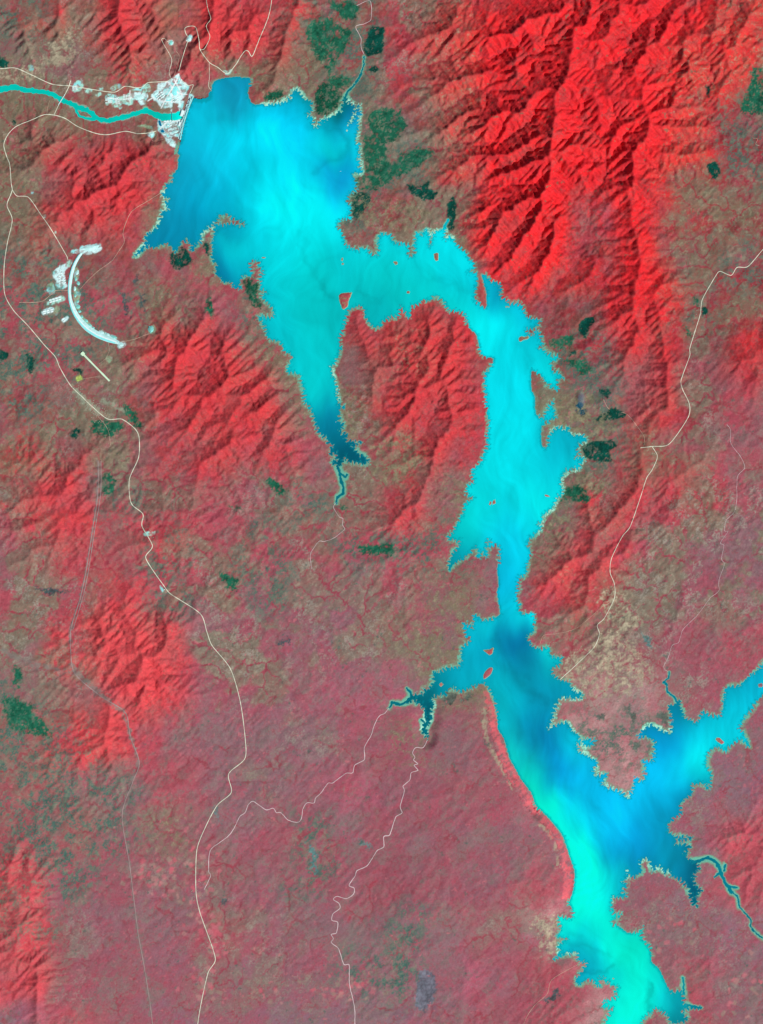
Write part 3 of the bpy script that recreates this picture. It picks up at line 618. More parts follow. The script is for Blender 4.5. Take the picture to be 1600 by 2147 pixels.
def incise(hh, up, fixed, n, k, diff):
    for it in range(n):
        f, r, ol, A = drain(hh, fixed)
        z = (f + up).ravel(); z[fixed.ravel()] = hh.ravel()[fixed.ravel()]
        z = z.tolist(); c_ = (k * np.minimum(A, 4000.0) ** 0.5).ravel().tolist()
        for c in ol:
            q = r[c]
            if q != c:
                zq = z[q]
                if z[c] > zq: z[c] = (z[c] + c_[c] * zq) / (1 + c_[c])
        hh = np.array(z).reshape(f.shape)
        if diff:
            b_ = blur(hh, 1); hh = np.where(fixed, hh, hh + diff * (b_ - hh))
    return hh

def shrink(a, s): return a[::s, ::s]
def grow(a, src, s):
    # field sampled every src cells -> every src/s cells, smooth
    ny, nx = (NY + src // s - 1) // (src // s), (NX + src // s - 1) // (src // s)
    st = GS * src; x = GX0 + GS * (src // s) * np.arange(nx); y = GY0 + GS * (src // s) * np.arange(ny)
    X, Y = np.meshgrid(x, y); return bil(a.astype(np.float64), X, Y, GX0, GY0, st)
hard = lake | (dn < 0)
hz = np.where(lake, -1.0, np.where(dn < 0, -100.0, np.maximum(h, np.where(dn < 90, -99 + 99.5 * ss(6, 70, dn), .5))))
def fix_mask(s):
    m = shrink(hard, s).copy(); m[0] = m[-1] = True; m[:, 0] = m[:, -1] = True; return m
m4 = fix_mask(4); rough = fbm(GXX / 9, GYY / 9, 3, 1)
upl = edge * (mount * .020 + massif * .022 + 5.5 * hilly * (.55 + .9 * ss(-.3, .4, fbm(GXX / 45, GYY / 45, 3, 7)))) + .12
e4 = incise(shrink(blur(hz, 4), 4).astype(np.float64) + 14 * shrink(rough * (.15 + hilly), 4), shrink(upl, 4), m4, 24, .095, .08)
e2 = grow(e4, 4, 2)
m2 = fix_mask(2); e2 = np.where(m2, shrink(hz, 2), e2) + 10 * shrink(fbm(GXX / 4, GYY / 4, 2, 3), 2) * shrink(edge * (.1 + hilly), 2)
e2 = incise(e2, shrink(upl, 2) * .75, m2, 13, .115, .03)
_, _, _, A2 = drain(e2, m2)
flow = np.log10(np.maximum(A2, 1.0))                     # log of the ground each stream drains, in cells
h = blur(grow(e2, 2, 2)[:NY, :NX].astype(F32), 1)
flow1 = bil(flow.astype(F32), GXX + 1.5 * f1 + 11 * fbm(GXX / 20, GYY / 20, 3, 2), GYY + 1.5 * f2 + 11 * fbm(GXX / 20, GYY / 20, 3, 6), GX0, GY0, GS * 2)
g_in = blur(h, 3)
gul = gullies(g_in, 3, 1 / 13.0, gain=.6)
gfine = gullies(blur(h, 9), 3, 1 / 15.0, True, .7)
gyv, gxv = np.gradient(g_in, GS * MU)
steep = np.minimum(np.hypot(gxv, gyv) / 0.35, 1.0)
h = h + plateau
h = h + edge * gul * (1.0 + 11.0 * steep) * ss(2, 10, dl)
h = h + edge * fbm(GXX / 5, GYY / 5, 2, 7) * 3.0 * ss(3, 12, dl)
h = np.where((dn > 2) & (dl > 0), np.maximum(h, np.where(dn < 90, -97 + 98 * ss(6, 70, dn), 1.0)), h)
h = np.where((dl > 0) & (dn > 70), np.maximum(h, 1.0 + np.minimum(dl, 5) * 1.0), h)
h = np.where(lake, -np.minimum(45, 1.5 + 5 * sd), h)
# excavated river bed and level ground under the works
h = np.where(dn < 0, np.minimum(h, -100 + np.maximum(dn, -6) * 2.0), h)
dbank = (seg_dist(GXX, GYY, P("404.5,203 389,245 377.5,293")) < 9) & dside
hsm = coarse(np.where(lake | (dn < 3), np.maximum(h, -2), h), 4, 10)
for pts_, wd_ in (("171,530 158,550 148,583 146,605 148,628 155,651 167,671 183,688 205,702 229,712 252,720", 13), ("172,740 229,798", 6), ("160,820 185,848 215,872", 12), ("114,560 130,585 130,610", 10), ("100,640 135,630", 8)):
    q = smooth_line(P(pts_), 3); w = window(q, wd_ * 2.4)
    m_ = 1 - ss(wd_, wd_ * 2.2, seg_dist(GXX[w], GYY[w], q))
    h[w] = h[w] * (1 - m_) + hsm[w] * m_
def level(poly, soft, z=None):
    global h
    w = window(poly, soft + 2)
    m = raster(poly, GX0 + w[1].start * GS, GY0 + w[0].start * GS, GS, w[1].stop - w[1].start, w[0].stop - w[0].start)
    mm = blur(m.astype(F32), int(soft))
    zz = blur(h[w], 14) if z is None else z
    mm = mm * (dn[w] > 1)
    h[w] = h[w] * (1 - mm) + zz * mm
    return w, mm

# ------------------------------------------------------------------ land cover
# a survey grid of cover classes, blended and broken up
def cover_field():
    ncx, ncy = len(BASE[0]), len(BASE)
    pts = np.zeros((ncy, ncx, 3), F32); fl = np.zeros((ncy, ncx, 3), F32)
    for j in range(ncy):
        for i in range(ncx):
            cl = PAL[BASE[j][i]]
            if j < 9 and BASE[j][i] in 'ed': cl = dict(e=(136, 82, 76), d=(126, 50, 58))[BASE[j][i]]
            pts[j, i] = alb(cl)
            c = FLECK[j][i]
            if c in 'ogt': fl[j, i, 'ogt'.index(c)] = 1.0
    step = 8.0
    lx = np.arange(GX0, GX1 + step, step); ly = np.arange(GY0, GY1 + step, step)
    ccx = 50 + 100 * np.arange(ncx); ccy = 50 + 100 * np.arange(ncy)
    def W(l, c):
        lc = np.clip(l, c[0], c[-1])
        w = np.exp(-((lc[:, None] - c[None]) / 52.0) ** 2); return (w / w.sum(1, keepdims=True)).astype(F32)
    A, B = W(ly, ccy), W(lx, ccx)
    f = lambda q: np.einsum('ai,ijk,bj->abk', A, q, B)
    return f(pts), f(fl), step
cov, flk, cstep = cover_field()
wpx = 46 * fbm(GXX / 60, GYY / 60, 4, 1, .55) ; wpy = 46 * fbm(GXX / 60, GYY / 60, 4, 5, .55)
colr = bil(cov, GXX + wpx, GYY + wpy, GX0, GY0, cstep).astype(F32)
fl = bil(flk, GXX + wpx * .8, GYY + wpy * .8, GX0, GY0, cstep).astype(F32)
gn = np.clip(gul / 1.2, -1, 1)
n1 = fbm(GXX / 22, GYY / 22, 4, 3, .6); n2 = fbm(GXX / 7, GYY / 7, 3, 6, .6); n3 = fbm(GXX / 2.6, GYY / 2.6, 2, 2)
slope = np.hypot(*np.gradient(blur(h, 1), GS * MU))
# leafier, redder growth on the high ground, drier and browner flats
hi = ss(25, 235, .30 * mount + .55 * massif + 130 * hilly + 25 * n1)
colr = colr * (1 + .08 * n1[..., None])
ne = ss(880, 1060, GXX + 60 * n1) * (1 - ss(560, 860, GYY + 60 * n1))
hcol = alb((208, 60, 66)) + (alb((236, 42, 48)) - alb((208, 60, 66))) * ne[..., None].astype(F32)
sw = ss(1500, 1800, GYY)[..., None].astype(F32)  # hill reds paled southwards: growing haze painted into the ground colour
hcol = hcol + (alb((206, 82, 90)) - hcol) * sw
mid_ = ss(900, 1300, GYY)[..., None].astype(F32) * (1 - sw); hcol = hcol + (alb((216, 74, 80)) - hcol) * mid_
colr = colr + (hcol - colr) * (np.clip(hi * .85 * (1 + .6 * n1), 0, .95))[..., None].astype(F32)
nL = fbm(GXX / 130, GYY / 130, 5, 6, .62)
colr = mixc(colr, alb((160, 80, 93)), (.5 * ss(-.02, .3, nL) * (1 - hi)).astype(F32))
colr = mixc(colr, alb((132, 106, 112)), (.6 * ss(-.02, .3, -nL) * (1 - hi)).astype(F32))
# mottled canopy: grey-brown leafless stands against red ones, down to single clumps
nA = fbm(GXX / 24 + n2, GYY / 24 - n2, 5, 4, .66); nB = fbm(GXX / 10, GYY / 10, 4, 2, .7)
flat = 1 - .75 * hi
colr = mixc(colr, alb((132, 114, 112)), (.62 * ss(.04, .46, nA + .25 * n1) * flat).astype(F32))
colr = mixc(colr, alb((174, 76, 96)), (.5 * ss(.05, .45, -nA + .35 * nB) * flat).astype(F32))
colr = mixc(colr, alb((122, 110, 106)), (.4 * ss(.1, .5, nB) * flat).astype(F32))
colr = mixc(colr, alb((150, 60, 64)), (.45 * ss(.0, .5, nA) * hi).astype(F32))
dk = np.clip(.5 + .9 * n2 + 1.1 * n3, 0, 1)
colr = colr * (1 + (.20 - .08 * ss(1300, 1600, GYY)) * (dk - .5))[..., None]  # grain contrast eased southwards to imitate the haze
# wooded stream lines
stm = ss(1.0, 2.3, flow1) * (1 - ss(3.6, 4.2, flow1))
colr = mixc(colr, alb((116, 46, 54)), (.55 * stm * (.35 + .65 * hi)).astype(F32))
# fans of dry grass cut by red wooded stream lines
ta0, oa0, ga0 = fl[..., 2], fl[..., 0], fl[..., 1]
fan = ss(-.16, .16, fbm(GXX / 52, GYY / 52, 4, 1, .6) + .28 * (oa0 + .8 * ta0 + .5 * ga0) - .14)
line = ss(.62, 1.25, flow1 + .25 * n3)
dry = (1 - .7 * ss(1120, 1200, GXX) * ss(1290, 1360, GYY)) * (1 - .35 * np.exp(-(((GXX - 780) / 260) ** 2 + ((GYY - 1220) / 130) ** 2))) * fan * (.25 + .75 * np.clip(oa0 + ta0 + .7 * ga0, 0, 1)) * (1 - .85 * hi) * (1 - .55 * ss(1350, 1650, GYY))
colr = mixc(colr, alb((124, 121, 103)) * (1 + .3 * nB[..., None]), (.80 * dry * (1 - line)).astype(F32))
colr = mixc(colr, alb((150, 58, 70)), (.5 * line * fan * (1 - hi)).astype(F32))
colr = mixc(colr, alb((160, 152, 134)), (.6 * dry * (1 - line) * ss(.15, .6, nB + .5 * n3)).astype(F32))
# dry grass on the interfluves between wooded gullies, pale clearings, wet greens
gf = np.clip(bil(gfine, GXX + 9 * n2 + 14 * n1, GYY + 9 * nB - 14 * n1) / 1.4 + .35 * nB, -1, 1)                  # + on the interfluves, - along the little stream lines
inter = ss(-.35, .45, gf + .35 * n2) * (1 - .8 * ss(.8, 1.8, flow1))
colr = mixc(colr, alb((150, 40, 54)), (.35 * ss(.1, .8, -gf + .3 * n3) * (1 - .5 * hi)).astype(F32))
oa = fl[..., 0]
colr = mixc(colr, alb((122, 112, 90)), (oa * (.15 + .75 * inter) * (.45 + .55 * ss(-.35, .25, n1 + .4 * n2)) * (1 - .6 * hi)).astype(F32))
colr = mixc(colr, alb((160, 150, 126)), (oa * .6 * ss(.35, .9, gf + .5 * n2 + .3 * n3)).astype(F32))
patchy = ss(-.12, .22, fbm(GXX / 44, GYY / 44, 3, 2) + .35 * n2)
ta = fl[..., 2]
ridge = 1 - np.abs(fbm(GXX / 26 + .6 * n2, GYY / 26 + .6 * n3, 3, 5, .6)) * 3.0
vein = np.maximum(ss(1.5, 2.2, flow1 + .5 * n3), np.maximum(.7 * ss(.25, .8, gf + .5 * n3), ss(.45, .85, ridge + .25 * n3))) * patchy
colr = mixc(colr, alb((132, 124, 116)), (ta * (.55 - .2 * ss(1400, 1700, GYY)) * vein * (1 - .7 * hi)).astype(F32))  # clearings drawn fainter southwards, as if seen through haze
colr = mixc(colr, alb((166, 158, 148)), (ta * (.5 - .2 * ss(1400, 1700, GYY)) * np.maximum(ss(.62, 1.1, gf + .5 * n2 + .3 * n3), ss(.75, .95, ridge + .3 * n3)) * patchy * (1 - .7 * hi)).astype(F32))
ga = fl[..., 1]
gpat = ss(-.16, .12, fbm(GXX / 24, GYY / 24, 4, 0, .62) + .3 * n2)
colr = mixc(colr, alb((66, 104, 96)), (ga * 1.0 * gpat * ss(-.5, .3, gf + .6 * n3) * (1 - .6 * hi)).astype(F32))
colr = mixc(colr, alb((128, 128, 110)), (ga * .55 * ss(.1, .6, gf + .5 * n2 - .3 * n1)).astype(F32))

def stamp(poly, warp, soft):
    w = window(poly, 14)
    if w[0].start >= w[0].stop or w[1].start >= w[1].stop: return None, None
    x0, y0 = GX0 + w[1].start * GS, GY0 + w[0].start * GS
    m = raster(poly, x0, y0, GS / 2, 2 * (w[1].stop - w[1].start), 2 * (w[0].stop - w[0].start)).astype(F32)
    m = blur(m, soft)
    X = GXX[w] + warp * (.6 * f1[w] + 1.1 * n2[w] + .7 * nB[w]); Y = GYY[w] + warp * (.6 * f2[w] + .8 * n3[w] - 1.0 * nB[w])
    return w, bil(m, X, Y, x0, y0, GS / 2)
bush = np.zeros((NY, NX), F32)
for key, pts in PATCH:
    poly = smooth_line(P(pts), 4.0, True)
    soft, warp = (16, 18) if key in 'NKCV' else ((2, 4) if key in 'GYS' else (4, 8))
    w, m = stamp(poly, warp, soft)
    if w is None: continue
    if key in 'HL': m = m * ss(-.85, -.2, n1[w] + .8 * n2[w])
    if key in 'NKCV': m = m * .8 * ss(-.45, .45, gf[w] + .9 * nB[w] + .4 * n1[w])
    if key in 'DTEB': m = m * .9
    c = alb(PCOL[key]) * (1 + .45 * n2[w] + .35 * n3[w] + .3 * nB[w])[..., None]
    if key in 'GHL': m = m * (1 - .5 * ss(.16, .45, nB[w] + .6 * n3[w]))
    colr[w] = colr[w] + (c - colr[w]) * m[..., None]
    if key in 'GHS': bush[w] = np.maximum(bush[w], m)
for wd, key, pts in STRIPS:
    q = smooth_line(P(pts), 5.0); w = window(q, wd * 2)
    m = (1 - ss(wd * .25, wd * .75, seg_dist(GXX[w] + 6 * f1[w], GYY[w] + 6 * f2[w], q) + wd * .5 * n2[w])) * .8 * ss(-.55, .15, nB[w] + .5 * gf[w])
    colr[w] = mixc(colr[w], alb(PCOL[key]), m.astype(F32))
# little cleared plots of the farms along the south road
rf = np.random.RandomState(8)
for fx_, fy_, sx, sy, nn in ((412, 1880, 42, 70, 46), (325, 1835, 46, 40, 34), (448, 1960, 26, 45, 34), (420, 2070, 24, 40, 18), (720, 2070, 60, 22, 26), (1410, 1960, 70, 60, 16), (560, 2085, 30, 14, 8), (1560, 2080, 40, 60, 18)):
    for _ in range(nn):
        x, y = fx_ + rf.randn() * sx * .6, fy_ + rf.randn() * sy * .6; a = rf.uniform(0, 3); l1, l2 = rf.uniform(2.5, 7), rf.uniform(2.5, 6)
        ca, sa = math.cos(a), math.sin(a)
        pq = np.array([(x + ca * u * l1 - sa * v * l2, y + sa * u * l1 + ca * v * l2) for u, v in ((-1, -1), (1, -.8), (.9, 1), (-1, .8))])
        w, m = stamp(pq, 1.5, 2)
        if w is None: continue
        colr[w] = mixc(colr[w], alb([(190, 110, 120), (176, 128, 126), (196, 96, 110), (150, 128, 118)][rf.randint(4)]), .7 * m)
# small dark burnt or wooded specks and pale clearings
sp = ss(.50, .62, fbm(GXX / 8, GYY / 8, 3, 1)) * ss(-.1, .2, n1) * (1 - hi) * (dl > 6)
colr = mixc(colr, alb((66, 100, 92)), .6 * sp.astype(F32))
sp = ss(.50, .62, fbm(GXX / 6, GYY / 6, 2, 5)) * ss(.0, .3, -n1) * (1 - hi)
colr = mixc(colr, alb((196, 110, 120)), .5 * sp.astype(F32))
# bare rock and dark ravines on the steepest faces
rk = ss(.56, .66, fbm(GXX / 8, GYY / 8, 3, 4)) * ss(.25, .5, slope) * hi
colr = mixc(colr, alb((120, 100, 84)), .8 * rk.astype(F32))
# drawdown rim: bare silt and drowned scrub along the waterline
sh = np.where(lake, 0, np.maximum(-sd, 0)); sh = np.where(dl > 8, 99, sh)
wid = (3.6 + 3.6 * ss(-.2, .25, fbm(GXX / 34, GYY / 34, 2, 6))) * (1 - .6 * smooth_shore)
pale = PALE = np.zeros((NY, NX), F32)
for q in ("555,222 610,208", "622,190 660,262", "655,268 715,238", "735,215 742,250 728,262", "752,225 752,360", "345,405 350,440 330,480 290,535", "695,760 705,830", "1160,900 1230,925 1210,990 1180,1010", "1180,1010 1160,1060 1135,1110",
          "1160,1440 1222,1458 1165,1475 1150,1525", "1190,1520 1240,1600 1265,1645 1315,1675 1345,1640", "1355,1525 1410,1535", "1310,1835 1345,1800 1400,1825", "1285,1885 1300,1850", "905,1480 890,1530", "900,490 935,490 945,500", "440,470 425,500", "1170,1990 1215,1990"):
    q = P(q); w = window(q, 14); PALE[w] = np.maximum(PALE[w], 1 - ss(6, 16, seg_dist(GXX[w], GYY[w], q)))
openw = coarse(lake.astype(F32), 4, 8)
wid = wid * (1 - .6 * ss(.08, .25, blur(slope, 3))) * (.5 + 1.1 * vn(GXX / 17, GYY / 17, 6))
wid = wid * (.35 + .65 * ss(.10, .30, openw))
wid = wid + 3.6 * PALE
rim = (1 - ss(wid * .55, wid, sh + 1.0 * n3)) * (dn > 30)
colr = mixc(colr, alb((126, 146, 122)), (.7 * (1 - ss(wid, wid * 2.1, sh + 2 * n2)) * (1 - .5 * smooth_shore)).astype(F32))
colr = mixc(colr, alb((104, 182, 160)), (rim * (.95 - .4 * smooth_shore)).astype(F32))
colr = mixc(colr, alb((170, 232, 208)), (rim * PALE * ss(-.35, .15, n3 + .5 * n2)).astype(F32))
# river gravel
gr = (1 - ss(.5, 2.8, dn + 1.6 * n3)) * (dn > -0.3) * ss(-.2, .3, n1 + n2)
colr = mixc(colr, alb((150, 196, 180)), (.7 * gr).astype(F32))
# stripped ground of the building sites
for key, pts in PADS:
    poly = smooth_line(P(pts), 3.0, True)
    w, mm = level(P(pts), 2)
    w, m = stamp(poly, 1.6, 1)
    rr = np.random.RandomState(int(abs(P(pts)[0, 0]) * 7) % 999); an = rr.uniform(-.5, .6)
    U = (GXX[w] * math.cos(an) + GYY[w] * math.sin(an)) + 1.5 * n2[w]; V = (GYY[w] * math.cos(an) - GXX[w] * math.sin(an)) + 1.5 * n3[w]
    lane = np.maximum(ss(.80, .95, vn(U / 2.2, V / 15, 3)), ss(.80, .95, vn(U / 15, V / 2.2, 4)))       # lanes and cut slopes between the yards
    blot = ss(.12, .40, fbm(U / 9, V / 6, 3, 2))
    br = 1 - np.maximum(.8 * lane, .75 * blot) * (1 if key != 'X' else .5) - (.3 if key == 'X' else 0)
    if key == 'U': br = 1 - np.maximum(.75 * lane, .8 * ss(.0, .28, fbm(U / 6, V / 5, 3, 2)))
    c = alb(PADCOL[key]) * (1 + .2 * n3[w] + .12 * n2[w])[..., None]
    c = mixc(c, alb((150, 234, 236)), ss(.0, .4, fbm(GXX[w] / 11, GYY[w] / 11, 2, 7)))
    colr[w] = colr[w] + (c - colr[w]) * (m * br)[..., None]
    bush[w] *= 1 - m
# ground left between the yards, and the benches cut above the left abutment
for pts in ("351,172 347,182 330,199 327,205 337,197 354,175", "380,180 382,189 381,197 377.5,200 379,189", "399,182 395,190 390,202 394,205 400,190", "331,205 336,208 334,211 330,208", "362,168 368,172 366,176 361,172"):
    w, m = stamp(P(pts), .8, 1); colr[w] = mixc(colr[w], alb((150, 86, 88)), .8 * m)
for pts in ("350,270 362,266 372,263", "352,276 364,274 374,271", "354,282 362,284 368,279 376,278", "360,292 366,287 372,289", "345,284 352,290 358,288"):
    q = smooth_line(P(pts), 2); w = window(q, 6); colr[w] = mixc(colr[w], alb((140, 108, 110)), (.8 * (1 - ss(.5, 1.6, seg_dist(GXX[w] + f3[w], GYY[w] + f4[w], q)))).astype(F32))
for pts, wd_ in (("349,171 356,176 362,190 360,215", 1.4), ("375,155 370,170 352,200 338,226", 1.2), ("356,176 375,195 392,198", 1.2), ("320,204 340,212 368,214", 1.1), ("366,168 378,190 384,205", 1.3), ("276,205 262,208 226,206", 1.1), ("272,190 273,215", 1.0), ("310,211 320,205", 1.2), ("334,274 350,256 376,254", 1.1)):
    q = smooth_line(P(pts), 2); w = window(q, 6); colr[w] = mixc(colr[w], alb((238, 255, 252)), (.9 * (1 - ss(wd_ * .6, wd_ * 1.3, seg_dist(GXX[w], GYY[w], q)))).astype(F32))
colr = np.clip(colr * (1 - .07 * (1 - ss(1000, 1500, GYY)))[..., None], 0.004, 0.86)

# ------------------------------------------------------------------ materials
def new_mat(name):
    m = bpy.data.materials.new(name); m.use_nodes = True
    return m, m.node_tree, m.node_tree.nodes["Principled BSDF"]

def surf_mat(name, rgb, var=.12, scale=.02, rough=.9, spec=.05, bump=0.0):
    m, t, b = new_mat(name)
    b.inputs['Roughness'].default_value = rough
    b.inputs['Specular IOR Level'].default_value = spec
    tc = t.nodes.new('ShaderNodeTexCoord'); no = t.nodes.new('ShaderNodeTexNoise')
    no.inputs['Scale'].default_value = scale; no.inputs['Detail'].default_value = 5
    t.links.new(tc.outputs['Object'], no.inputs['Vector'])
    rp = t.nodes.new('ShaderNodeValToRGB')
    a = np.clip(np.array(rgb) * (1 - var), 0, .9); c = np.clip(np.array(rgb) * (1 + var), 0, .9)
    rp.color_ramp.elements[0].position = .3; rp.color_ramp.elements[1].position = .7
    rp.color_ramp.elements[0].color = (*a, 1); rp.color_ramp.elements[1].color = (*c, 1)
    t.links.new(no.outputs['Fac'], rp.inputs['Fac']); t.links.new(rp.outputs['Color'], b.inputs['Base Color'])
    return m

def attr_mat(name, rough, spec, jitter, scale, bump):
    """surface colour from the survey, with a fine procedural grain"""
    m, t, b = new_mat(name)
    b.inputs['Roughness'].default_value = rough
    b.inputs['Specular IOR Level'].default_value = spec
    at = t.nodes.new('ShaderNodeAttribute'); at.attribute_name = 'cover'
    ge = t.nodes.new('ShaderNodeNewGeometry'); no = t.nodes.new('ShaderNodeTexNoise')
    no.inputs['Scale'].default_value = scale; no.inputs['Detail'].default_value = 4
    t.links.new(ge.outputs['Position'], no.inputs['Vector'])
    mr = t.nodes.new('ShaderNodeMapRange')
    mr.inputs['From Min'].default_value = .25; mr.inputs['From Max'].default_value = .75
    mr.inputs['To Min'].default_value = 1 - jitter; mr.inputs['To Max'].default_value = 1 + jitter
    t.links.new(no.outputs['Fac'], mr.inputs['Value'])
    mx = t.nodes.new('ShaderNodeVectorMath'); mx.operation = 'SCALE'
    t.links.new(at.outputs['Color'], mx.inputs[0]); t.links.new(mr.outputs['Result'], mx.inputs['Scale'])
    t.links.new(mx.outputs['Vector'], b.inputs['Base Color'])
    if bump:
        bp = t.nodes.new('ShaderNodeBump'); bp.inputs['Strength'].default_value = bump; bp.inputs['Distance'].default_value = 30.0
        t.links.new(no.outputs['Fac'], bp.inputs['Height']); t.links.new(bp.outputs['Normal'], b.inputs['Normal'])
    return m
M_LAND = attr_mat('land_cover', .95, .02, .09, 1 / 70.0, .25)
M_WATER = attr_mat('turbid_water', .35, .08, .02, 1 / 900.0, 0)
M_BUSH = attr_mat('scrub_canopy', .95, .02, .3, 1 / 40.0, .5)

# ------------------------------------------------------------------ mesh builders
def mesh_obj(name, verts, faces, mat, parent=None, color=None, smooth=False):
    me = bpy.data.meshes.new(name)
    v = np.asarray(verts, F32)
    if isinstance(faces, np.ndarray) and faces.ndim == 2:
        k = faces.shape[1]; n = len(faces)
        me.vertices.add(len(v)); me.vertices.foreach_set('co', v.ravel())
        me.loops.add(n * k); me.loops.foreach_set('vertex_index', faces.astype(np.int32).ravel())
        me.polygons.add(n); me.polygons.foreach_set('loop_start', np.arange(0, n * k, k, dtype=np.int32))
        me.update(calc_edges=True)
    else:
        me.from_pydata([tuple(map(float, q)) for q in v], [], [tuple(map(int, f)) for f in faces]); me.update()
    if color is not None:
        ca = me.color_attributes.new('cover', 'FLOAT_COLOR', 'POINT')
        c4 = np.ones((len(v), 4), F32); c4[:, :3] = color
        ca.data.foreach_set('color', c4.ravel())
    if smooth: me.polygons.foreach_set('use_smooth', np.ones(len(me.polygons), bool))
    me.materials.append(mat)
    o = bpy.data.objects.new(name, me); COL.objects.link(o)
    if parent is not None: o.parent = parent
    return o

def tag(o, label=None, cat=None, group=None, kind=None):
    if label: o['label'] = label
    if cat: o['category'] = cat
    if group: o['group'] = group
    if kind: o['kind'] = kind
    return o

def empty(name, loc, rz=0.0):
    o = bpy.data.objects.new(name, None); COL.objects.link(o)
    o.empty_display_size = 50; o.location = loc; o.rotation_euler = (0, 0, rz); return o

def grid_faces(mask):
    """quads of a grid where the (ny-1, nx-1) mask is set, with vertices compacted"""
    ny, nx = mask.shape[0] + 1, mask.shape[1] + 1
    j, i = np.nonzero(mask)
    a = j * nx + i
    f = np.stack([a + nx, a + nx + 1, a + 1, a], 1)
    u, inv = np.unique(f, return_inverse=True)
    return u, inv.reshape(f.shape)

WX, WY = wx(GXX).astype(F32), wy(GYY).astype(F32)
def grid_obj(name, z, mask, mat, color, **k):
    u, f = grid_faces(mask)
    v = np.stack([WX.ravel()[u], WY.ravel()[u], z.ravel()[u]], 1)
    return mesh_obj(name, v, f, mat, color=color.reshape(-1, 3)[u], smooth=True, **k)

def ground_z(x, y): return bil(h, x, y)

def f4(a): return a[:-1, :-1] | a[1:, :-1] | a[:-1, 1:] | a[1:, 1:]

# ------------------------------------------------------------------ the setting: land, lake, river
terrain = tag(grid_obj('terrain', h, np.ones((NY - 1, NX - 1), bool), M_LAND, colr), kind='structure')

wc = np.array([[float(t) for t in q.split(',')] for q in WATERC.split()])
def water_field():
    step = 10.0
    lx = np.arange(GX0, GX1 + step, step); ly = np.arange(GY0, GY1 + step, step)
    X, Y = np.meshgrid(lx, ly)
    xy = wc[:, :2] / 100.0; n = len(xy)
    ker = lambda d: np.sqrt(d * d + .16)
    D = ker(np.hypot(*(xy[:, None] - xy[None]).transpose(2, 0, 1)))
    A = np.zeros((n + 1, n + 1)); A[:n, :n] = -D - np.eye(n) * .02; A[n, :n] = A[:n, n] = 1
    rhs = np.zeros((n + 1, 3)); rhs[:n] = wc[:, 2:]
    s = np.linalg.solve(A, rhs)
    q = np.stack([X.ravel(), Y.ravel()], 1) / 100.0
    K = -ker(np.hypot(q[:, None, 0] - xy[None, :, 0], q[:, None, 1] - xy[None, :, 1]))
    return np.clip(K @ s[:n] + s[n], [0, 70, 90], [14, 248, 247]).reshape(X.shape + (3,)).astype(F32), step
wf, wstep = water_field()
wcol = bil(wf, GXX + 30 * fbm(GXX / 70, GYY / 110, 3, 1, .5), GYY + 38 * fbm(GXX / 50, GYY / 140, 3, 2, .5), GX0, GY0, wstep)
# folded mixing fronts and filaments drawn out along the lake
q1 = fbm(GXX / 150, GYY / 150, 3, 6, .5); q2 = fbm(GXX / 150, GYY / 150, 3, 0, .5)
for (sx1, sy1, ang, s_) in ((15, 150, .10, 3), (20, 190, -.35, 6)):
    ca, sa = math.cos(ang), math.sin(ang)
    U = (GXX * ca + GYY * sa + 95 * q1) / sx1; V = (GYY * ca - GXX * sa + 95 * q2) / sy1
    wcol = wcol * (1 + .05 * fbm(U, V, 3, s_, .55))[..., None]
# drifting silt: long faint streaks along the lake
sx_ = GXX + 40 * fbm(GXX / 110, GYY / 110, 3, 3)
st = fbm(sx_ / 26, GYY / 95, 4, 5, .6)
wcol = wcol * (1 + .06 * st)[..., None]
# clear shallows darken close to the shore
wcol = mixc(wcol, np.array([0, 138, 150], F32), (.55 * (1 - ss(.5, 6.5, sd + 2 * n2))).astype(F32))
SILT = [("655,258 712,262 728,300 700,330 655,350", 6, .88), ("520,300 528,350 540,420", 5, .95), ("640,480 646,560 690,610", 6, .90), ("680,600 720,615 760,620 800,628", 5, .90),
        ("1090,705 1105,740 1110,775", 5, .93), ("1040,1350 1055,1400 1110,1440 1150,1480", 9, .88), ("1090,1530 1130,1590 1180,1640 1250,1690", 8, .92), ("820,505 880,560 950,600 1000,625", 6, .93), ("1050,900 1060,1000 1080,1080", 8, .95),
        ("450,490 480,490 505,480", 5, .90), ("1370,2065 1365,2095 1355,2115", 5, .72), ("1190,1968 1215,1978 1260,1995 1290,1999", 5, .88), ("1225,2040 1270,2045 1288,2030", 5, .82), ("440,245 540,232 620,222", 14, .90), ("725,265 735,300 738,330", 6, .92)]
for pts, wd, k in SILT:
    q = smooth_line(P(pts), 5); wd = wd * 1.5; w = window(q, wd * 4)
    m = np.exp(-(seg_dist(GXX[w] + 26 * fbm(GXX[w] / 30, GYY[w] / 30, 4, 2), GYY[w] + 26 * fbm(GXX[w] / 30, GYY[w] / 30, 4, 4), q) / wd) ** 2)
    wcol[w] = wcol[w] * (1 - .55 * (1 - k) * m)[..., None]
walb = np.clip(alb(np.clip(wcol, 0, 248)), 0, .9)
near = edt(lake, 3) < 2.5
lakem = f4(near & ~(dside & ~lake)) & ~f4(dside & ~lake)
lake_o = tag(grid_obj('lake', np.zeros_like(h), lakem, M_WATER, walb), kind='structure')
# (a small shift for the strip right behind the dam)
nriv = f4(dn < 1.4)
rc = np.broadcast_to(np.array([0, 190, 178], F32), h.shape + (3,)).copy()
rc = mixc(rc, np.array([0, 236, 226], F32), ss(345, 376, GXX))
rc = rc * (1 + .07 * fbm(GXX / 20, GYY / 6, 3, 2))[..., None]
river_o = tag(grid_obj('river', np.full_like(h, -100.0), nriv, M_WATER, alb(rc)), kind='structure')

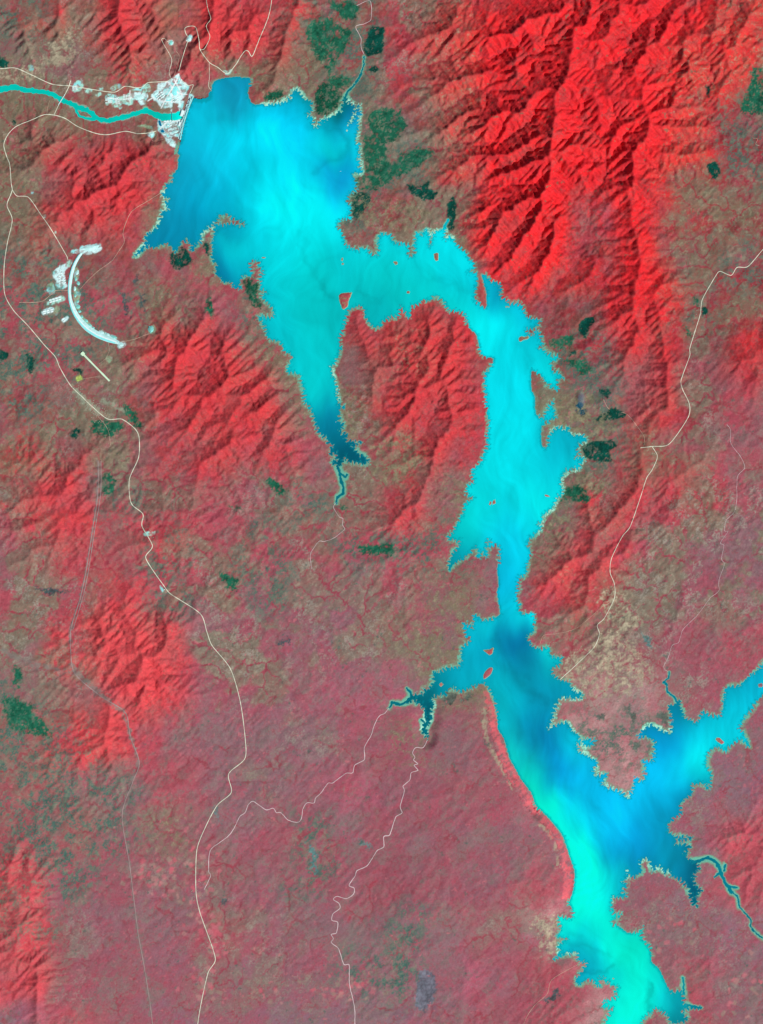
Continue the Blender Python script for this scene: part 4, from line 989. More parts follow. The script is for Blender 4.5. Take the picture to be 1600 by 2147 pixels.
# scrub canopies standing dark on the burnt ground and flats
bz = h + 3 + 7 * vn(GXX * 1.1, GYY * 1.1, 3) * ss(.5, .9, bush)
bm = bush > .55
bmk = bm[:-1, :-1] & bm[1:, :-1] & bm[:-1, 1:] & bm[1:, 1:] & ~f4(lake) & ~f4(dn < 2)
scrub_o = tag(grid_obj('scrub', bz, bmk, M_BUSH, colr), kind='stuff')
tag(scrub_o, 'dark green scrub patches standing out on the red and tan flats', 'scrub')

def ribbon(name, pts, width, mat, lift, kind='structure', wob=0.0, seed=0):
    q = smooth_line(P(pts), 2.2)
    if wob:
        r = np.random.RandomState(seed); n = r.randn(len(q), 2); n = (n + np.roll(n, 1, 0) + np.roll(n, 2, 0)) / 3; q = q + n * wob
    t = np.gradient(q, axis=0); t /= np.hypot(t[:, 0], t[:, 1])[:, None] + 1e-9
    nrm = np.stack([-t[:, 1], t[:, 0]], 1)
    r = np.random.RandomState(len(q) + seed)
    jit = 1 + .22 * r.randn(len(q)); jit = np.clip((jit + np.roll(jit, 1) + np.roll(jit, -1)) / 3, .6, 1.5)
    hw = width / MU / 2 * jit
    offs = (-1.0, -.5, 0, .5, 1.0)
    rows = [q + nrm * (hw * o)[:, None] for o in offs]
    zc = np.max([ground_z(a[:, 0], a[:, 1]) for a in rows], axis=0)
    zc = np.maximum(zc, np.maximum(np.roll(zc, 1), np.roll(zc, -1)) * .5 + zc * .5)
    vs = []
    for k, a in enumerate(rows):
        z = np.maximum(ground_z(a[:, 0], a[:, 1]), zc - 8) + lift
        vs.append(np.stack([wx(a[:, 0]), wy(a[:, 1]), z], 1))
    # skirt so that the formation has thickness
    for a, src in ((rows[0], vs[0]), (rows[-1], vs[4])):
        s = src.copy(); s[:, 2] -= lift + 6; vs.append(s)
    n = len(q); v = np.concatenate(vs)
    idx = np.arange(n - 1); fs = []
    for a, b in ((5, 0), (0, 1), (1, 2), (2, 3), (3, 4), (4, 6)):
        fs.append(np.stack([a * n + idx, a * n + idx + 1, b * n + idx + 1, b * n + idx], 1))
    f = np.concatenate(fs)
    return tag(mesh_obj(name, v, f[:, ::-1] if False else f, mat, smooth=False), kind=kind)

M_ROAD = surf_mat('gravel_road', alb((218, 222, 202)), .14, .004)
M_TRACK = surf_mat('dirt_track', alb((196, 168, 150)), .15, .004)
M_PATH = surf_mat('cleared_path', alb((154, 132, 132)), .18, .003)
M_SAND = surf_mat('river_sand', alb((206, 186, 190)), .22, .003)
for i, (wd, kind, pts) in enumerate(ROADS):
    m = dict(road=M_ROAD, track=M_TRACK, path=M_PATH)[kind]
    ribbon('path' if kind == 'path' else ('track' if kind == 'track' else 'road'), pts, wd * (1.5 if kind == 'path' else .64), m, 5.0 if kind == 'road' else 4.0, seed=i)
for i, (wd, pts) in enumerate(SANDY):
    ribbon('river', pts, wd * 1.15, M_SAND, 3.0, wob=.25, seed=50 + i)
M_RUNWAY = surf_mat('runway_gravel', alb((206, 238, 208)), .06, .004)
def runway():
    a, b = np.array([172.5, 740.6]), np.array([229.0, 798.0])
    u = (b - a) / np.hypot(*(b - a)); nv = np.array([-u[1], u[0]])
    out = []
    for s, w in ((-2, 2.2), (-1.5, 3.2), (4, 3.2), (6, 1.7), (30, 1.5), (56, 1.6), (62, 1.9), (70, 1.6), (82, 1.7)):
        out.append((a + u * s, w))
    zg = float(np.median([ground_z(p[0], p[1]) for p, _ in out]))
    vs = []
    for p, w in out:
        for sgn, dz in ((1.25, -14), (1, 0), (-1, 0), (-1.25, -14)):
            q = p + nv * w * sgn; vs.append((wx(q[0]), wy(q[1]), max(zg, ground_z(p[0], p[1])) + 6 + dz))
    fs = []
    for k in range(len(out) - 1):
        for c in range(3): fs.append((k * 4 + c, k * 4 + c + 1, k * 4 + 5 + c, k * 4 + 4 + c))
    return tag(mesh_obj('runway', vs, fs, M_RUNWAY), kind='structure')
runway()

# ------------------------------------------------------------------ islands in the lake
def poly_island(pts, label, hmax=26, red=(164, 74, 80), second=(140, 120, 96), rimw=1.3):
    poly = smooth_line(P(pts), .6, True); poly = poly.mean(0) + (poly - poly.mean(0)) * .9
    st = .55; pad = 3.0
    x0, y0 = poly[:, 0].min() - pad, poly[:, 1].min() - pad
    nx = int((poly[:, 0].max() + pad - x0) / st) + 1; ny = int((poly[:, 1].max() + pad - y0) / st) + 1
    X, Y = np.meshgrid(x0 + st * np.arange(nx), y0 + st * np.arange(ny))
    m = raster(poly, x0, y0, st / 2, nx * 2, ny * 2)
    s = blur((edt(~m, 40) - edt(m, 40)).astype(F32) * st / 2, 1)
    s = bil(s, X + 1.2 * (vn(X / 2.2, Y / 2.2, 2) - .5), Y + 1.2 * (vn(X / 2.2, Y / 2.2, 4) - .5), x0, y0, st / 2)
    z = np.where(s > 0, 1.2 + hmax * (1 - np.exp(-s / 3.5)) + 4 * fbm(X / 3, Y / 3, 2, 3) * ss(0, 2, s), np.maximum(-10, s * 8))
    c = np.broadcast_to(alb(red), X.shape + (3,)).astype(F32)
    c = mixc(c, alb(second), .9 * ss(-.3, .3, fbm(X / 4.5, Y / 4.5, 3, 5)))
    c = mixc(c, alb((150, 168, 132)), 1 - ss(rimw * .4, rimw, s + .5 * fbm(X / 1.5, Y / 1.5, 2, 1)))
    c = c * (1 + .15 * fbm(X / 1.6, Y / 1.6, 2, 6))[..., None]
    inside = s > -1.0
    mk = f4(inside); u, f = grid_faces(mk)
    cx, cy = poly.mean(0)
    v = np.stack([wx(X).ravel()[u] - wx(cx), wy(Y).ravel()[u] - wy(cy), z.ravel()[u]], 1)
    o = mesh_obj('island', v, f, M_LAND, color=np.clip(c, .004, .86).reshape(-1, 3)[u], smooth=True)
    o.location = (float(wx(cx)), float(wy(cy)), 0.0)
    return tag(o, label, 'island', 'islands standing in the lake')
def oval(x, y, rx, ry, ang=0, n=14, seed=0):
    r = np.random.RandomState(seed); a = np.linspace(0, 2 * math.pi, n, endpoint=False); k = 1 + .18 * r.randn(n)
    px, py = rx * np.cos(a) * k, ry * np.sin(a) * k; ca, sa = math.cos(ang), math.sin(ang)
    return " ".join(f"{x + ca * p - sa * q:.2f},{y + sa * p + ca * q:.2f}" for p, q in zip(px, py))
poly_island("709,620 714,614 722.5,612.5 739,611.5 738,618 732.5,630 730,642.5 724,649 718,650 713,640", 'large triangular red island north-west of the ridged peninsula tip', 40)
poly_island(oval(552.5, 540, 4.6, 2.0, 0, seed=1), 'tiny reddish islet just north-east of the round knob in the western bay', 10, rimw=.8)
poly_island(oval(717.5, 544.5, 3.0, 3.4, 0, seed=2), 'small tan islet, the northern of a close pair west of the open northern reach', 12, (150, 100, 90), rimw=1)
poly_island(oval(718.5, 553.5, 2.6, 2.6, 0, seed=3), 'smaller tan islet, the southern of a close pair west of the open northern reach', 9, (150, 110, 96), rimw=1)
poly_island(oval(829.5, 551.5, 4.8, 4.4, .4, seed=4), 'dark little islet with a pale edge below the headland of the northern shore', 14, (130, 84, 80), rimw=1)
poly_island("909,533 913,530 919,530 920,540 919,546 914,548 911,543", 'tall oblong brown island off the drowned creeks of the northern shore', 22, (150, 92, 82), rimw=1.4)
poly_island(oval(856, 612.5, 3.6, 3.2, 0, seed=5), 'single tiny brown islet alone in the strait north of the ridged peninsula', 12, (150, 84, 76), rimw=.7)
poly_island(oval(1064, 643.5, 5.0, 1.5, -.05, seed=6), 'thin tan sandbar islet just off the eastern shore', 7, (160, 150, 110), rimw=.8)
poly_island("1086.5,711 1089,706 1094,704.5 1100,706 1107,704 1111.5,706.5 1108,711 1103,712 1097,713.5 1092,717 1087.5,716", 'knobbly grey-brown island at the mouth of the eastern bay', 20, (140, 92, 84))
poly_island(oval(1028, 1055, 2.6, 4.8, .35, seed=7), 'narrow red islet, the western of a pair in the long middle reach', 12, (176, 84, 88), rimw=.9)
poly_island(oval(1036.5, 1053.5, 3.0, 6.2, .2, seed=8), 'longer red islet, the eastern of a pair in the long middle reach', 15, (180, 84, 88), rimw=.9)
poly_island(oval(1146.5, 1039.5, 7.0, 2.0, .35, seed=9), 'slim slanting reddish islet close to the eastern shore of the middle reach', 10, (186, 100, 100), rimw=.7)
poly_island("1012,1363 1020,1361.5 1027,1361 1034,1357.5 1036.5,1359 1034.5,1366 1032,1372 1026,1374 1021,1371 1017,1367", 'ragged winged island with a pale spit at the southern basin mouth', 20, (170, 84, 88), rimw=1.2)
poly_island("1012,1418.5 1013.5,1425 1017,1424.5 1025.5,1418 1031,1411 1034.5,1402 1033,1398.5 1027,1398.5 1021,1403 1016,1409", 'smooth pink bean-shaped island leaning north-east in the southern basin', 24, (172, 84, 96), (160, 96, 100), 1.2)
poly_island(oval(925, 1435.5, 4.2, 4.6, 0, seed=10), 'small pink islet in the mouth of the dark branching inlet', 12, (186, 100, 106), rimw=1.4)
poly_island("1499,1550 1503,1546 1509,1547 1516,1552 1519,1558 1513,1561 1506,1557 1502,1553", 'pink island beside the drowned eastern arm', 16, (186, 84, 104))
poly_island(oval(1594, 1437, 5, 6, .2, seed=11), 'purplish islet at the right edge of the eastern arm', 12, (140, 92, 112), rimw=.8)
poly_island(oval(727.5, 274, 2.3, 2.2, 0, seed=12), 'bright aqua silt speck south of the tongue in the north-eastern inlet', 4, (186, 236, 214), (170, 220, 200), .5)
poly_island(oval(729.5, 262.5, 1.8, 2.4, 0, seed=13), 'second aqua silt speck touching the tip of the north-eastern tongue', 4, (176, 230, 208), (160, 214, 190), .5)
poly_island(oval(1286, 2052, 2.2, 1.6, 0, seed=14), 'tiny pale islet beside the curled southern headlands', 5, (170, 200, 170), rimw=.6)
poly_island(oval(1285.5, 1932.5, 3.2, 2.6, 0, seed=15), 'small red islet off the western tip of the fringed southern peninsula', 8, (190, 74, 92), rimw=.6)

# the country beyond the surveyed sheet, out to the horizon
def outer_plain():
    x0, x1, y0, y1 = float(WX.min()) + 40, float(WX.max()) - 40, float(WY.min()) + 40, float(WY.max()) - 40
    v = []; 
    for k, z in ((0, -6.0), (1500, 10.0), (20000, 40.0), (400000, 60.0)):
        v += [(x0 - k, y0 - k, z), (x1 + k, y0 - k, z), (x1 + k, y1 + k, z), (x0 - k, y1 + k, z)]
    f = []
    for l in range(3):
        for i in range(4): f.append((l * 4 + i, (l + 1) * 4 + i, (l + 1) * 4 + (i + 1) % 4, l * 4 + (i + 1) % 4))
    m = surf_mat('dry_plain', alb((150, 92, 94)), .35, 1 / 2500.0)
    tag(mesh_obj('plain', v, f, m), kind='structure')
outer_plain()

# ------------------------------------------------------------------ building blocks
class MB:
    def __init__(s): s.v = []; s.f = []
    def box(s, cx, cy, z0, lx, ly, lz, rz=0.0, taper=1.0):
        c, n = math.cos(rz), math.sin(rz); b = len(s.v)
        for z, k in ((z0, 1.0), (z0 + lz, taper)):
            for px, py in ((-1, -1), (1, -1), (1, 1), (-1, 1)):
                x, y = px * lx / 2 * k, py * ly / 2 * k
                s.v.append((cx + c * x - n * y, cy + n * x + c * y, z))
        s.f += [(b, b+3, b+2, b+1), (b+4, b+5, b+6, b+7)] + [(b+i, b+(i+1) % 4, b+4+(i+1) % 4, b+4+i) for i in range(4)]
        return s
    def gable(s, lx, ly, z0, zr, over=1.0):
        b = len(s.v); x, y = lx / 2 + over, ly / 2 + over
        s.v += [(-x, -y, z0), (x, -y, z0), (x, 0, zr), (-x, 0, zr), (-x, y, z0), (x, y, z0)]
        s.f += [(b, b+1, b+2, b+3), (b+3, b+2, b+5, b+4), (b, b+3, b+4), (b+1, b+5, b+2), (b, b+4, b+5, b+1)]
        return s
    def sweep(s, line, prof, cap=True):
        """line: (n,2) metres; prof: list of (offset to the right of travel, z) per station or fixed"""
        t = np.gradient(line, axis=0); t /= np.hypot(t[:, 0], t[:, 1])[:, None]
        b = len(s.v); m = len(prof(0)) if callable(prof) else len(prof)
        for i, p in enumerate(line):
            for o, z in (prof(i) if callable(prof) else prof):
                s.v.append((p[0] + t[i, 1] * o, p[1] - t[i, 0] * o, z))
        for i in range(len(line) - 1):
            for k in range(m):
                a = b + i * m + k; c = b + i * m + (k + 1) % m
                s.f.append((a, c, c + m, a + m))
        if cap:
            s.f.append(tuple(b + k for k in range(m))[::-1]); s.f.append(tuple(b + (len(line) - 1) * m + k for k in range(m)))
        return s
    def build(s, name, mat, parent=None): return mesh_obj(name, s.v, s.f, mat, parent)

M_CONC = surf_mat('pale_concrete', alb((206, 250, 250)), .10, .01)
M_CONC2 = surf_mat('aqua_concrete', alb((140, 232, 236)), .10, .006)
M_CONC3 = surf_mat('stained_concrete', alb((60, 200, 205)), .25, .004)
M_WHITE = surf_mat('white_sheet_roof', alb((224, 248, 248)), .05, .02)
M_WALL = surf_mat('building_wall', alb((206, 214, 206)), .10, .03)
M_ROOF2 = surf_mat('grey_sheet_roof', alb((156, 164, 146)), .10, .02)
M_ROCK = surf_mat('crushed_rock', alb((186, 236, 234)), .2, .008)
M_ROCK2 = surf_mat('dumped_rock', alb((128, 206, 200)), .25, .008)
M_DARK = surf_mat('dark_steel', alb((60, 110, 116)), .1, .02)
M_POND = surf_mat('pond_water', alb((6, 110, 150)), .06, .004, rough=.3, spec=.1)
def mline(pts, step=1.5, closed=False):
    q = smooth_line(P(pts) if isinstance(pts, str) else pts, step, closed); return np.stack([wx(q[:, 0]), wy(q[:, 1])], 1)

# ------------------------------------------------------------------ the main dam across the river
def main_dam():
    root = empty('dam', (float(wx(389)), float(wy(245)), 0.0))
    tag(root, 'long straight concrete dam with white crest and powerhouses holding back the lake above the river', 'dam')
    L = mline(DAMC, 2.0) - np.array([float(wx(389)), float(wy(245))])
    # travel is north to south, so the right-hand side is downstream (west)
    MB().sweep(L, [(-34, -70), (-30, 9), (16, 9), (18, 3), (52, -42), (88, -42), (92, -46), (136, -106), (136, -116), (-34, -116)]).build('dam_wall', M_CONC, root)
    cr = MB().sweep(L, [(-27, 9.2), (-27, 12.0), (-23, 12.0), (-23, 10.5), (10, 10.5), (10, 12), (14, 12), (14, 9.2)]).build('crest_road', M_CONC2, root)
    n = len(L); u = (L[-1] - L[0]); ang = math.atan2(u[1], u[0])
    def at(t, off):
        p = np.array([np.interp(t, np.linspace(0, 1, n), L[:, 0]), np.interp(t, np.linspace(0, 1, n), L[:, 1])])
        d = u / np.hypot(*u); return p + np.array([d[1], -d[0]]) * off
    # stepped monoliths on the downstream face
    for t0, t1, o0, o1, zt in ((.06, .20, 22, 50, 0), (.23, .34, 20, 44, -4), (.10, .16, 95, 122, -52), (.20, .27, 95, 126, -55), (.60, .70, 20, 46, -6), (.74, .86, 20, 42, -2), (.56, .64, 95, 124, -54)):
        c = at((t0 + t1) / 2, (o0 + o1) / 2); ln = (t1 - t0) * np.hypot(*u)
        MB().box(c[0], c[1], zt - 50, ln, o1 - o0, 50, ang).build('monolith', M_CONC, root)
    c = at(.42, 60)
    sp = MB()
    for k in range(6):
        p = at(.455 + .016 * k, 50); sp.box(p[0], p[1], -40, 9, 80, 46, ang)
    sp.build('spillway_pier', M_CONC, root)
    MB().sweep(np.stack([at(.45, 22), at(.50, 22), at(.55, 22)]), [(0, 6), (40, -36), (84, -88), (84, -112), (0, -112)]).build('spillway', M_CONC2, root)
    for t, off, ln, wd, nm in ((.415, 170, 250, 120, 'powerhouse'), (.66, 150, 150, 76, 'powerhouse')):
        c = at(t, off)
        ph = MB().box(c[0], c[1], -112, ln, wd, 64, ang).build(nm, M_WALL, root)
        r = MB().box(c[0], c[1], -47.8, ln + 8, wd + 8, 6, ang)
        for k in range(5):
            q = at(t + (k - 2) * ln / 6 / np.hypot(*u), off); r.box(q[0], q[1], -41.5, ln / 12, wd * .6, 5, ang)
        r.build('roof', M_WHITE, ph)
    for t in (.03, .30, .52, .70, .95):
        c = at(t, -12); MB().box(c[0], c[1], 12.2, 26, 14, 12, ang).build('gatehouse', M_WHITE, root)
main_dam()

# ------------------------------------------------------------------ the crescent saddle dam
def saddle_dam():
    pts = P("171,530 164,540 158,550.5 152.5,564 148,583 146,605 147.8,628 154.5,651 166.5,671 183,688.5 205,702.5 229,712 250,719")
    q = smooth_line(pts, 2.0); c0 = np.array([float(wx(150)), float(wy(600))])
    root = empty('saddle_dam', (c0[0], c0[1], float(ground_z(150, 600))))
    tag(root, 'long crescent-shaped rockfill saddle dam with pale aqua crest curving through red scrub', 'dam')
    zc = float(ground_z(150, 600))
    L = np.stack([wx(q[:, 0]), wy(q[:, 1])], 1) - c0
    g = ground_z(q[:, 0], q[:, 1]) - zc
    top = np.convolve(np.pad(g, 20, mode='edge'), np.ones(41) / 41, 'valid') + 24
    s = np.linspace(0, 1, len(q)); half = np.interp(s, [0, .12, .35, .5, .7, .9, 1], [62, 74, 92, 112, 145, 150, 90])
    # travelling south: right side is west (downstream), left is east
    MB().sweep(L, lambda i: [(-half[i] * 1.15, top[i] - 70), (-half[i], top[i] - 24), (-half[i] * .42, top[i] - 2), (-22, top[i]), (22, top[i]), (half[i] * .45, top[i] - 4), (half[i] * .8, top[i] - 22), (half[i] * .95, top[i] - 70)]).build('embankment', M_ROCK, root)
    MB().sweep(L[2:-3], lambda i: [(-26, top[i + 2] + .6), (-26, top[i + 2] + 2.2), (20, top[i + 2] + 2.2), (20, top[i + 2] + .6)]).build('crest_road', M_WHITE, root)
    MB().sweep(L[3:-4], lambda i: [(26, top[i + 3] - 1.0), (26, top[i + 3] + 1.0), (half[i + 3] * .55 + 14, top[i + 3] - 3), (half[i + 3] * .62 + 14, top[i + 3] - 9.0), (half[i + 3] * .5, top[i + 3] - 16)]).build('facing', M_CONC2, root)
saddle_dam()

# ------------------------------------------------------------------ heaps of excavated rock
def heap(x, y, rx, ry, hh, rz, mat, label, group=None, seed=0):
    r = np.random.RandomState(seed); n = 22; v = []; f = []
    kx = 1 + .10 * r.randn(n)
    for z, k in ((-14, 1.15), (0, 1.0), (hh * .55, .72), (hh, .42)):
        for a in range(n):
            t = 2 * math.pi * a / n; px, py = rx * math.cos(t) * k * kx[a], ry * math.sin(t) * k * kx[a]
            v.append((px * math.cos(rz) - py * math.sin(rz), px * math.sin(rz) + py * math.cos(rz), z + (1.5 * r.randn() if z > 0 else 0)))
    v.append((0, 0, hh * 1.05))
    for l in range(3):
        for a in range(n): f.append((l*n+a, l*n+(a+1) % n, (l+1)*n+(a+1) % n, (l+1)*n+a))
    for a in range(n): f.append((3*n+a, 3*n+(a+1) % n, 4*n))
    o = mesh_obj('spoil_heap', v, f, mat); o.location = (float(wx(x)), float(wy(y)), float(ground_z(x, y)))
    return tag(o, label, 'rock heap', group)
G_H = 'rock heaps along the inner side of the crescent dam'
for k, (x, y, rx, ry, rz) in enumerate([(162,572,60,110,-.2),(159,585,50,90,0),(164,594,70,90,.2),(157,606,50,110,0),(158,620,50,70,0),(163,632,70,60,0),(164,643,90,80,.3),(167,653,70,60,0),
        (172,664,60,50,-.6),(181,672,90,50,-.7),(189,682,100,50,-.7),(196,687,50,45,0),(213,697,120,70,-.3),(226,702,90,60,-.3),(240,707,130,60,-.3)]):
    heap(x, y, rx, ry, 16, rz, M_ROCK2 if k not in (0, 3, 12, 13) else M_ROCK, 'rounded pale rock heap dumped against the inner curve of the crescent dam', G_H, k)
heap(318, 691, 130, 150, 40, .3, M_ROCK2, 'isolated teal quarry heap at the end of the track east of the crescent dam', seed=31)
heap(189, 519, 330, 110, 34, .12, M_ROCK, 'broad white terraced rock spread at the north end of the crescent dam', seed=32)
heap(255, 723, 140, 90, 14, .1, M_ROCK, 'small white gravel pad heap at the south end of the crescent dam', seed=33)
heap(358, 89, 80, 100, 24, 0, M_ROCK2, 'pale round quarry heap on the hilltop track north of the works', seed=34)
heap(398, 80, 90, 130, 22, -.5, M_ROCK, 'white quarry heap inside the road loop on the red ridge', seed=35)
for k, (x, y, rx, ry, rz, l) in enumerate([(290, 203, 210, 130, .05, 'large smooth white stockpile mound between the camp and the works'), (365, 190, 120, 170, .2, 'aqua stockpile mound in the middle of the white works'),
        (352, 205, 110, 80, 0, 'low pale stockpile south of the aqua mound in the works'), (384, 178, 60, 110, .7, 'narrow pale stockpile below the ridge road at the edge of the works'), (328, 194, 150, 60, .7, 'long slanting white stockpile at the west edge of the works'),
        (360, 301, 90, 120, .6, 'white stockpile at the southern tip of the left-bank works'), (368, 276, 110, 60, .2, 'contoured pale heap above the left abutment of the dam'), (317, 281, 90, 70, 0, 'small pale yard heap beside the left-bank road')]):
    heap(x, y, rx, ry, 14, rz, M_ROCK if k not in (1,) else M_CONC2, l, seed=40 + k)

# ------------------------------------------------------------------ ponds on the left bank
def pond(x, y, lx, ly, rz, label):
    z = float(ground_z(x, y)); root = empty('pond', (float(wx(x)), float(wy(y)), z), rz); tag(root, label, 'pond')
    r = MB(); w = 14
    r.box(0, ly / 2 + w / 2, -12, lx + 2 * w, w, 24); r.box(0, -ly / 2 - w / 2, -12, lx + 2 * w, w, 24)
    r.box(lx / 2 + w / 2, 0, -12, w, ly, 24); r.box(-lx / 2 - w / 2, 0, -12, w, ly, 24)
    r.build('rim', M_ROCK, root)
    MB().box(0, 0, -12, lx, ly, 21).build('pond_water', M_POND, root)
pond(335.3, 258.5, 105, 250, math.radians(14), 'long dark blue rectangular settling pond beside the river on the left bank')
pond(340.8, 275.2, 140, 150, math.radians(33), 'squarish tilted dark blue pond south of the long pond')

# ------------------------------------------------------------------ bridges
def bridge(a, b, wd, z, npier, label, mat):
    A = np.array([float(wx(a[0])), float(wy(a[1]))]); B = np.array([float(wx(b[0])), float(wy(b[1]))])
    c = (A + B) / 2; L = np.hypot(*(B - A)); ang = math.atan2(*(B - A)[::-1])
    root = empty('bridge', (c[0], c[1], z), ang); tag(root, label, 'bridge')
    MB().box(0, 0, -4, L, wd, 4).build('deck', mat, root)
    for s in (-1, 1): MB().box(0, s * (wd / 2 - 1), .02, L, 1.6, 2.5).build('parapet', M_CONC2, root)
    for k in range(npier):
        x = (k + .5) / npier * L - L / 2
        MB().box(x, 0, -34, 7, wd * .8, 29.9).build('pier', M_CONC, root)
zb = -84.0
bridge((136.5, 197.0), (122.5, 219.5), 32, zb, 6, 'narrow pale road bridge crossing the teal river west of the works', M_CONC)
bridge((360, 234), (360.4, 254), 15, -78.0, 4, 'thin straight service bridge over the river just below the dam', M_DARK)

# ------------------------------------------------------------------ buildings
rb = random.Random(4)
def shed(x, y, lx, ly, hh, rz, label, group, roof=None, parts=False, name='shed', cat='building', w=None):
    z = float(ground_z(x, y))
    if parts:
        root = empty(name, (float(wx(x)), float(wy(y)), z), rz)
        MB().box(0, 0, -8, lx, ly, hh + 8).build('wall', M_WALL, root)
        MB().gable(lx, ly, hh + .1, hh + ly * .16, 1.5).build('roof', roof or M_WHITE, root)
        d = MB().box(lx / 2 + .3, 0, 0, .6, ly * .3, hh * .7).build('door', M_DARK, root)
    else:
        m = MB().box(0, 0, -8, lx, ly, hh + 8).gable(lx, ly, hh + .1, hh + ly * .2, 1.0)
        root = m.build(name, roof or M_WHITE); root.location = (float(wx(x)), float(wy(y)), z); root.rotation_euler = (0, 0, rz)
    return tag(root, label, cat, group)
def copies(proto, spots, label, group):
    for k, (x, y, rz) in enumerate(spots):
        if k == 0: o = proto
        else:
            o = proto.copy(); COL.objects.link(o)
            for ch in proto.children:
                c = ch.copy(); COL.objects.link(c); c.parent = o
        o.location = (float(wx(x)), float(wy(y)), float(ground_z(x, y))); o.rotation_euler = (0, 0, rz)
        tag(o, label, 'building', group)
def rows(cx, cy, nu, nv, du, dv, rz, skip=.12):
    out = []
    for i in range(nu):
        for j in range(nv):
            if rb.random() < skip: continue
            u = (i - (nu - 1) / 2) * du; v = (j - (nv - 1) / 2) * dv
            # rz is measured counter-clockwise on the ground, y runs south on the sheet
            out.append((cx + u * math.cos(rz) - v * math.sin(rz), cy - (u * math.sin(rz) + v * math.cos(rz)), rz))
    return out
camps = [
 (228, 210, 3, 5, 5.0, 2.6, .02, 88, 30, 'long white camp barrack in the westernmost block of the right-bank camp', 'barracks of the western camp block'),
 (246, 211, 2, 6, 5.5, 2.4, .25, 92, 28, 'long white camp barrack in the tilted middle block of the right-bank camp', 'barracks of the middle camp block'),
 (265, 204, 3, 4, 5.0, 3.0, -.1, 84, 32, 'long white camp barrack beside the large smooth stockpile', 'barracks beside the stockpile'),
 (157, 184, 2, 4, 6.0, 2.6, .1, 96, 30, 'long white barrack in the roadside camp east of the bridge road', 'barracks of the roadside camp'),
 (113, 629, 5, 2, 6.6, 4.4, .30, 112, 62, 'broad white camp hall in the upper camp row west of the crescent dam', 'halls of the upper camp west of the crescent dam'),
 (101, 653, 3, 2, 8.0, 4.2, .22, 110, 60, 'broad pale hall in the lower three-block camp west of the crescent dam', 'halls of the lower camp west of the crescent dam'),
 (136, 669, 2, 2, 5.6, 4.6, .62, 84, 58, 'broad pale hall in the small tilted yard south-west of the crescent dam', 'halls of the small yard south-west of the crescent dam'),
 (130, 583, 3, 5, 5.5, 5.0, .1, 76, 40, 'white workshop in the irregular yard inside the bend of the crescent dam road', 'workshops of the crescent dam yard'),
 (336, 201, 3, 3, 6.0, 4.6, .68, 90, 46, 'white workshop shed in the western corner of the main works', 'workshops in the western corner of the works'),
 (368, 208, 3, 3, 5.0, 4.6, .05, 72, 40, 'white workshop shed above the river bank in the main works', 'workshops above the river bank'),
 (375, 168, 2, 3, 5.0, 4.2, 1.1, 70, 34, 'pale shed in the northern point of the main works', 'sheds in the northern point of the works'),
 (352, 258, 3, 3, 6.0, 4.8, .1, 80, 40, 'white shed on the left-bank platform between the ponds and the dam', 'sheds on the left-bank platform'),
]
for cx, cy, nu, nv, du, dv, rz, lx, ly, label, group in camps:
    sp = rows(cx, cy, nu, nv, du, dv, rz)
    copies(shed(cx, cy, lx, ly, 9, rz, label, group, parts=True, name='camp_building'), sp, label, group)
# small houses of the roadside town
def houses(line, n, spread, label, group, size=34):
    q = smooth_line(P(line), 2.0); out = []
    while len(out) < n:
        i = rb.randrange(len(q) - 1); t = q[i + 1] - q[i]; t = t / np.hypot(*t); s = rb.choice((-1, 1)) * (2.6 + abs(rb.gauss(0, spread)))
        x, y = q[i][0] - t[1] * s, q[i][1] + t[0] * s
        if all((x - a) ** 2 + (y - b) ** 2 > 6 for a, b, _ in out): out.append((x, y, rb.uniform(0, math.pi)))
    p = shed(0, 0, size, size * .7, 7, 0, label, group, roof=M_ROOF2, name='house')
    copies(p, out, label, group)
houses("148,812 165,828 187,848 206,864 225,880", 80, 7.0, 'small pale town house clustered beside the main road below the runway', 'houses of the roadside town', 36)
houses("306,1112 322,1120 326,1130", 7, 3, 'small house in the roadside hamlet where the road bends in the red hills', 'houses of the hill hamlet', 34)
houses("411,1890 411,1860 412,1840", 16, 5, 'small house by the south road among pink fields', 'houses of the pink fields village', 30)
houses("430,1950 440,1980 448,2000", 14, 7, 'small house by the south road before its southern bend', 'houses of the southern village', 30)
houses("513,1540 514,1570", 10, 4, 'small house beside the straight stretch of the south road', 'houses on the straight road', 30)
houses("1462,642 1466,650 1467,660", 9, 3, 'small house beside the eastern road by the dark patch', 'houses of the eastern road', 32)
houses("1350,934 1366,936 1376,950", 9, 3, 'small house at the junction of the eastern roads', 'houses of the road junction', 32)
p = shed(345, 1236, 40, 26, 7, .2, 'white roadside depot on the pale curved yard west of the south road', None, name='depot')

# ------------------------------------------------------------------ boats on the lake
def boat(x, y, rz, label):
    root = empty('boat', (float(wx(x)), float(wy(y)), 0.3), rz); tag(root, label, 'boat', 'boats on the lake')
    st = [(-20, 5.0, 4.2), (-12, 6.2, 4.0), (4, 6.2, 4.2), (13, 4.2, 4.8), (20, .3, 5.6)]; v = []; f = []
    for x0, w, t in st: v += [(x0, -w, t), (x0, -w * .6, -1.2), (x0, w * .6, -1.2), (x0, w, t)]
    for k in range(len(st) - 1):
        for c in range(4): a = k * 4 + c; b = k * 4 + (c + 1) % 4; f.append((a, b, b + 4, a + 4))
    f += [(0, 3, 2, 1), (16, 17, 18, 19)]
    mesh_obj('hull', v, f, M_WHITE, root)
    MB().box(-6, 0, 4.4, 16, 8, 5).build('cabin', M_WHITE, root)
boat(714.5, 359.2, math.radians(28), 'tiny white boat trailing a short wake in the north-eastern basin')
boat(704.2, 884.6, math.radians(70), 'tiny white boat near the narrow southern end of the tapering arm')

